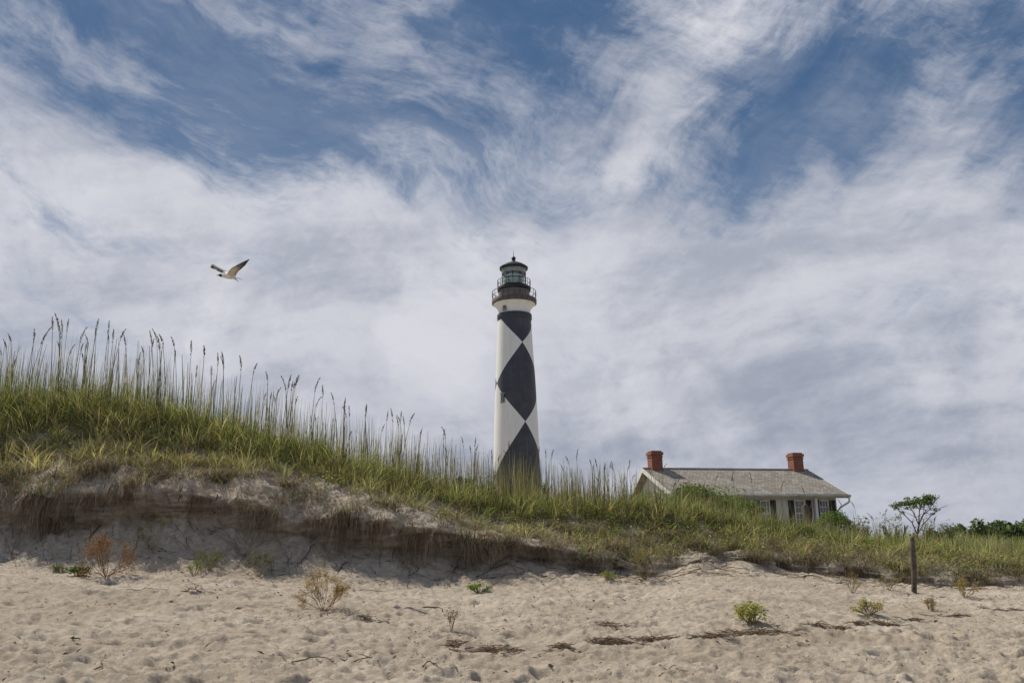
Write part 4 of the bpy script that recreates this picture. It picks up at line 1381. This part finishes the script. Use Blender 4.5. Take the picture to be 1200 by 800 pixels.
def house_window(pxa, pxb, sa, sb):
    xa, xb = house_x(pxa), house_x(pxb)
    zt, zb = tF - .42, tF - 1.75
    o = MB()
    fr = .07
    o.box((xa - fr, fw - .05, zb - .06), (xb + fr, fw - .004, zb)); o.box((xa - fr, fw - .05, zt), (xb + fr, fw - .004, zt + .09))
    o.box((xa - fr, fw - .048, zb), (xa, fw - .004, zt)); o.box((xb, fw - .048, zb), (xb + fr, fw - .004, zt))
    zm = (zt + zb) / 2
    o.box((xa, fw - .045, zm - .035), (xb, fw - .016, zm + .035))
    for k in (1, 2):
        xm = xa + (xb - xa) * k / 3
        o.box((xm - .014, fw - .040, zb), (xm + .014, fw - .016, zm - .035)); o.box((xm - .014, fw - .040, zm + .035), (xm + .014, fw - .016, zt))
    for zq in ((zb + zm) / 2, (zt + zm) / 2):
        o.box((xa, fw - .036, zq - .014), (xb, fw - .017, zq + .014))
    w_ = o.build('window', m_trim, house)
    o = MB(); o.box((xa, fw - .014, zb), (xb, fw - .004, zt)); o.build('pane', m_pane, w_)
    for q in (sa, sb):
        if q is None: continue
        a_, b2 = house_x(q[0]), house_x(q[1])
        o = MB(); o.box((a_, fw - .06, zb - .03), (b2, fw - .02, zt + .05))
        for k in range(14):
            zq = zb + (zt - zb) * (k + .5) / 14
            o.box((a_ + .04, fw - .072, zq - .02), (b2 - .04, fw - .061, zq + .025))
        o.build('shutter', m_dark, house)


house_window(932, 942, (924, 930), (945, 951))
house_window(961, 970, (954, 960), (972, 979))
house_window(892, 901, (884, 890), (903, 909))
house_window(845, 856, (837, 843), (858, 864))
house_window(806, 817, (798, 804), (819, 825))
for pxq in (800, 876, 952.5):
    xq = house_x(pxq) + .0
    o = MB(); o.box((xq - .075, -dF + .10, 0), (xq + .075, -dF + .25, eF - .22 - .002)); o.build('porch_post', m_trim, house)
# gable vent window on the near end wall
o = MB(); o.box((x0 - .03, -.5, 2.1), (x0 - .003, .3, 3.1)); o.build('gable_window', m_fascia, house)
# old piling standing before the windows
p = at(945.5, 612, 42); gz_ = zat(p.x, p.y); tp = at(945.5, 591, 42)
mb = MB(); hh = tp.z - gz_
mb.lathe([(.15, -.2), (.15, hh * .5), (.14, hh - .05), (.11, hh), (0, hh + .01)], 12)
o = mb.build('piling', m_wood, None, True, (p.x, p.y, gz_)); tag(o, 'thick grey weathered piling standing before the house windows', 'piling')

# ------------------------------------------------------------------ gull
YB = 15.5
bc = at(267.5, 321.5, YB)
s_ = px2m(1, YB) * 1.10                     # metres per photo pixel at the bird
m_gull, b = new_mat('gull_plumage')
put(b, attr(), .8)
WHT, BLK, GRY, CRM = (.74, .69, .60), (.012, .012, .014), (.16, .155, .15), (.60, .49, .37)
mb = MB()
# body rings along the flight axis (towards -x), pixel units: x, z, radius
ring = [(-13.8, -.9, .12, BLK), (-12.2, -.8, .5, BLK), (-10.8, -.8, .8, BLK), (-10.2, -.8, 1.5, BLK), (-8.8, -.9, 2.0, BLK), (-7.2, -1.2, 2.1, BLK), (-6.2, -1.3, 2.1, WHT), (-4.2, -1.6, 2.6, WHT), (-1.0, -2.1, 3.2, WHT), (2, -2.5, 3.2, WHT), (5, -3.1, 2.5, CRM), (7.5, -3.9, 1.6, WHT), (9.5, -4.5, .9, WHT), (11, -4.9, .6, WHT)]
nn = 14; base_i = 0
for x, z, r, c in ring:
    for q in range(nn):
        a = 2 * math.pi * q / nn
        mb.v.append((x, r * math.cos(a), z + r * .92 * math.sin(a))); mb.c.append(c)
for i in range(len(ring) - 1):
    for q in range(nn):
        k = (q + 1) % nn
        mb.f.append((i * nn + q, i * nn + k, (i + 1) * nn + k, (i + 1) * nn + q)); mb.mi.append(0)
mb.f.append(tuple(range(nn))); mb.mi.append(0)
mb.f.append(tuple((len(ring) - 1) * nn + q for q in range(nn))[::-1]); mb.mi.append(0)


def strip(rows, c_top, th_=.22):
    """rows: list of (leading, trailing, colour)"""
    b0 = len(mb.v)
    for le, tr_, c in rows:
        le, tr_ = Vector(le), Vector(tr_)
        m_ = le.lerp(tr_, .35)
        for p in (le, m_ + Vector((0, 0, th_)), tr_, m_ - Vector((0, 0, th_))):
            mb.v.append(tuple(p)); mb.c.append(c)
    for i in range(len(rows) - 1):
        for q in range(4):
            k = (q + 1) % 4
            mb.f.append((b0 + i * 4 + q, b0 + i * 4 + k, b0 + (i + 1) * 4 + k, b0 + (i + 1) * 4 + q)); mb.mi.append(0)
    for e in (0, len(rows) - 1):
        mb.f.append(tuple(b0 + e * 4 + q for q in range(4))); mb.mi.append(0)


# wings: (x, height as seen, depth): the bird is banked, so the far wing stands higher


def wp(x, app, y): return (x + y * bc.x / bc.y, y, (app + .306 * y) / .952)


strip([(wp(-1.2, 1.0, -1.2), wp(8.2, -3.0, -1.2), CRM), (wp(.2, 4.0, -5), wp(9.4, .2, -4.6), CRM), (wp(3.4, 7.6, -9), wp(11.6, 3.4, -8.6), CRM), (wp(8.5, 10.2, -12.5), wp(14.9, 6.4, -12), GRY), (wp(13.9, 12.9, -16), wp(18.4, 9.6, -15.6), (.09, .075, .06)), (wp(19, 15.2, -19), wp(20.6, 13.2, -18.6), BLK), (wp(22.6, 16.7, -21), wp(22.9, 16.0, -21), BLK)], CRM)
strip([(wp(-.6, 2.6, 1.2), wp(-4.2, .6, 1.2), WHT), (wp(-5.4, 5.2, 6), wp(-7.6, 2.0, 6), GRY), (wp(-10.6, 7.9, 11), wp(-12.9, 4.3, 11), GRY), (wp(-15.2, 10.7, 16), wp(-17.4, 6.6, 16), (.24, .23, .22)), (wp(-18.0, 12.3, 19), wp(-20.6, 7.8, 19), (.05, .05, .05)), (wp(-20.4, 12.3, 21), wp(-21.8, 8.9, 21), BLK)], GRY)
# tail fan
strip([((9.0, -1.2, -4.2), (9.1, 1.2, -4.2), WHT), ((13.8, -2.4, -5.6), (13.7, 2.4, -5.4), WHT), ((16.0, -2.9, -6.6), (16.1, 2.9, -6.2), WHT)], WHT, .15)
mb.tube([(7.5, -.5, -5.2), (9.5, -.5, -6.8), (12.6, -.5, -8.6)], [.55, .4, .3], 5, BLK)   # trailing feet
mb.v = [(x * s_, y * s_, z * s_) for x, y, z in mb.v]
gull = mb.build('gull', m_gull, None, True, bc)
tag(gull, 'black headed gull gliding with raised wings in the cloudy sky', 'gull')

# ------------------------------------------------------------------ sun and sky
spt = ground(481, 710)
sd = (bc - spt).normalized()
elev = math.asin(sd.z); azi = math.atan2(sd.x, sd.y)
print('sun elev', math.degrees(elev), 'az', math.degrees(azi))
L = bpy.data.lights.new('sun', 'SUN'); L.energy = 4.7; L.angle = R_(.3); L.color = (1, .93, .82)
so = bpy.data.objects.new('sun', L); COL.objects.link(so)
so.rotation_euler = sd.to_track_quat('Z', 'Y').to_euler()

wd = bpy.data.worlds.new('World'); scene.world = wd; wd.use_nodes = True
S.nt = nt = wd.node_tree
bg = nt.nodes['Background']
sky = nt.nodes.new('ShaderNodeTexSky'); sky.sky_type = 'NISHITA'; sky.sun_disc = False
sky.sun_elevation = elev; sky.sun_rotation = azi; sky.air_density = 1.0; sky.dust_density = .4; sky.ozone_density = 2.0
dv = coords('Generated')
x_, y_, z_ = sepxyz(dv)
den = S._m('MAXIMUM', y_ + 1.0, .08)
s0, t0 = x_ / den, z_ / den          # stereographic about +y


def st(px, py):
    d = (CM @ Vector(((px - 600) / F, (400 - py) / F, -1))).normalized()
    return d.x / (1 + d.y), d.z / (1 + d.y)


v0 = xyz(s0, t0, .37)
wn = noise(v0, 3.2, 5, .55, color=True)
wv_ = vmath('SCALE', vmath('SUBTRACT', wn, (.5, .5, .5)), .075)
v1 = vmath('ADD', v0, wv_)
wn2 = noise(vmath('ADD', v0, (3.1, 1.7, 0)), 9, 3, .5, color=True)
v2 = vmath('ADD', v1, vmath('SCALE', vmath('SUBTRACT', wn2, (.5, .5, .5)), .05))
s1, t1, _q = sepxyz(v1)
s2, t2, _q = sepxyz(v2)


def rot(s, t, deg, a, b_, off=0):
    c, q = math.cos(R_(deg)), math.sin(R_(deg))
    return xyz((s * c + t * q) * a, (t * c - s * q) * b_, off)


stL = noise(rot(s2, t2, -32, 3.2, 11.0, .2), 1.6, 8, .6)      # streaks falling to the right
stR = noise(rot(s2, t2, 42, 3.0, 10.0, 1.7), 1.6, 8, .6)      # streaks rising to the right
side_ = ss(-.06, .10, s1)
streak = stL * (1.0 - side_) + stR * side_
puff = noise(v2, 9, 9, .6)
fine = noise(rot(s2, t2, -15, 14, 34, 3.3), 1.3, 8, .72)
fl1 = noise(rot(s2, t2, -28, 5.5, 26, 7.7), 1.7, 6, .62)
fl2 = noise(rot(s2, t2, 48, 5.5, 24, 9.1), 1.7, 6, .62)
flm = fl1 * (1.0 - side_) + fl2 * side_
fila = 1.0 - S._m('ABSOLUTE', (flm - .5) * 5.0, clamp=True)      # thin filaments
mott = noise(v2, 26, 6, .7)
# broad layout of the cloud deck: (px, py, half width, half height, rotation, amount)
BL = [(600, -10, 620, 120, 0, -.10), (380, 160, 165, 44, -24, -.62), (300, 95, 170, 30, -22, -.25), (520, 190, 90, 30, -20, -.42), (945, 100, 110, 60, -20, -.80), (1080, 60, 120, 60, 10, -.30),
      (985, 240, 60, 18, -8, -.42), (880, 190, 50, 30, 30, -.40), (60, 250, 110, 20, -14, -.40), (190, 292, 110, 16, -14, -.45), (650, 225, 60, 40, 35, -.48),
      (660, 90, 70, 26, -30, -.36), (550, 40, 110, 36, 0, -.30), (120, 130, 130, 60, -20, -.30), (180, 30, 170, 24, -10, -.36), (1190, 150, 60, 70, 0, -.45), (1110, 100, 60, 60, -40, .30), (840, 60, 100, 22, -10, -.35), (440, 215, 120, 30, -15, -.2),
      (370, 60, 80, 32, 20, .42), (440, 110, 70, 34, -20, .30), (730, 220, 150, 42, 38, .48), (630, 45, 70, 36, -20, .30), (790, 70, 70, 60, 60, .28), (620, 130, 70, 22, 10, .30),
      (130, 210, 150, 26, -28, .32), (150, 90, 80, 30, -40, .22), (1075, 130, 40, 80, -30, .30), (300, 260, 190, 26, -18, .26), (1120, 250, 100, 40, 0, .2), (880, 270, 120, 30, 10, .15)]
acc = None
for px, py, hw, hh, ro, am in BL:
    cs, ct = st(px, py); kx, kz = hw / 2000 * 1.05, hh / 2000 * 1.05
    c, q = math.cos(R_(ro)), math.sin(R_(ro))
    du, dt_ = s2 - cs, t2 - ct
    e1 = (du * (c / kx)) + dt_ * (q / kx)
    e2 = (dt_ * (c / kz)) - du * (q / kz)
    g_ = S._m('EXPONENT', (e1 * e1 + e2 * e2) * -.75) * am
    acc = g_ if acc is None else acc + g_
tb_, tm_ = st(600, 330)[1], st(600, 150)[1]
low = 1.0 - ss(tb_, st(600, 120)[1], t1)
cover = .215 + low * .60 + acc * .66 + (streak - .5) * 2.1 + (puff - .5) * 1.15 + (fine - .5) * 1.25 + (mott - .5) * 1.0 + fila * .20
veil = ss(.42, .74, streak * .55 + flm * .25 + fine * .3) * (.35 + ss(.35, .7, puff) * .4)
mask = S._m('MAXIMUM', ss(-.16, .98, cover), veil * .62)
# thickness shading of the deck
sh = noise(rot(s1, t1, 8, 4, 13, 5.1), 1.5, 7, .6)
lowg = 1.0 - ss(st(600, 560)[1], st(600, 300)[1], t1)
thick = clamp01(ss(.36, .70, sh + (mott - .5) * .4) * .85 + lowg * .25 - ss(.55, .72, puff) * .25)
K = 1 / .10
cloud = mixc(thick, tuple(v * K for v in (.635, .645, .70)), tuple(v * K for v in (.35, .38, .465)))
cloud = mixc(ss(.5, .9, cover) * .35 * ss(.5, .66, puff), cloud, tuple(v * K for v in (.76, .76, .80)))
blue = mixc(ss(st(600, 420)[1], st(600, 60)[1], t0), tuple(v * K for v in (.165, .24, .37)), tuple(v * K for v in (.045, .108, .225)))
blue = mixc(.15, blue, S(sky.outputs[0]))
hi_ = ss(st(600, 300)[1], st(600, 20)[1], t2)
dark = mixc(ss(.40, .66, noise(v2, 15, 7, .66)) * .65 * (.35 + hi_ * .65), (1, 1, 1), (.66, .71, .80))
cloud = mixc(1.0, cloud, dark, 'MULTIPLY')
colr = mixc(mask, blue, cloud)
nt.links.new(colr.s, bg.inputs[0]); bg.inputs[1].default_value = .10
wd.cycles.sampling_method = 'MANUAL'; wd.cycles.sample_map_resolution = 512

# ------------------------------------------------------------------ render settings
scene.view_settings.view_transform = 'Standard'; scene.view_settings.look = 'None'
scene.view_settings.exposure = 0; scene.view_settings.gamma = 1
scene.render.engine = 'CYCLES'
scene.cycles.max_bounces = 5; scene.cycles.diffuse_bounces = 2; scene.cycles.glossy_bounces = 2
scene.cycles.transmission_bounces = 4; scene.cycles.transparent_max_bounces = 8
scene.cycles.use_denoising = True
scene.cycles.caustics_reflective = False; scene.cycles.caustics_refractive = False
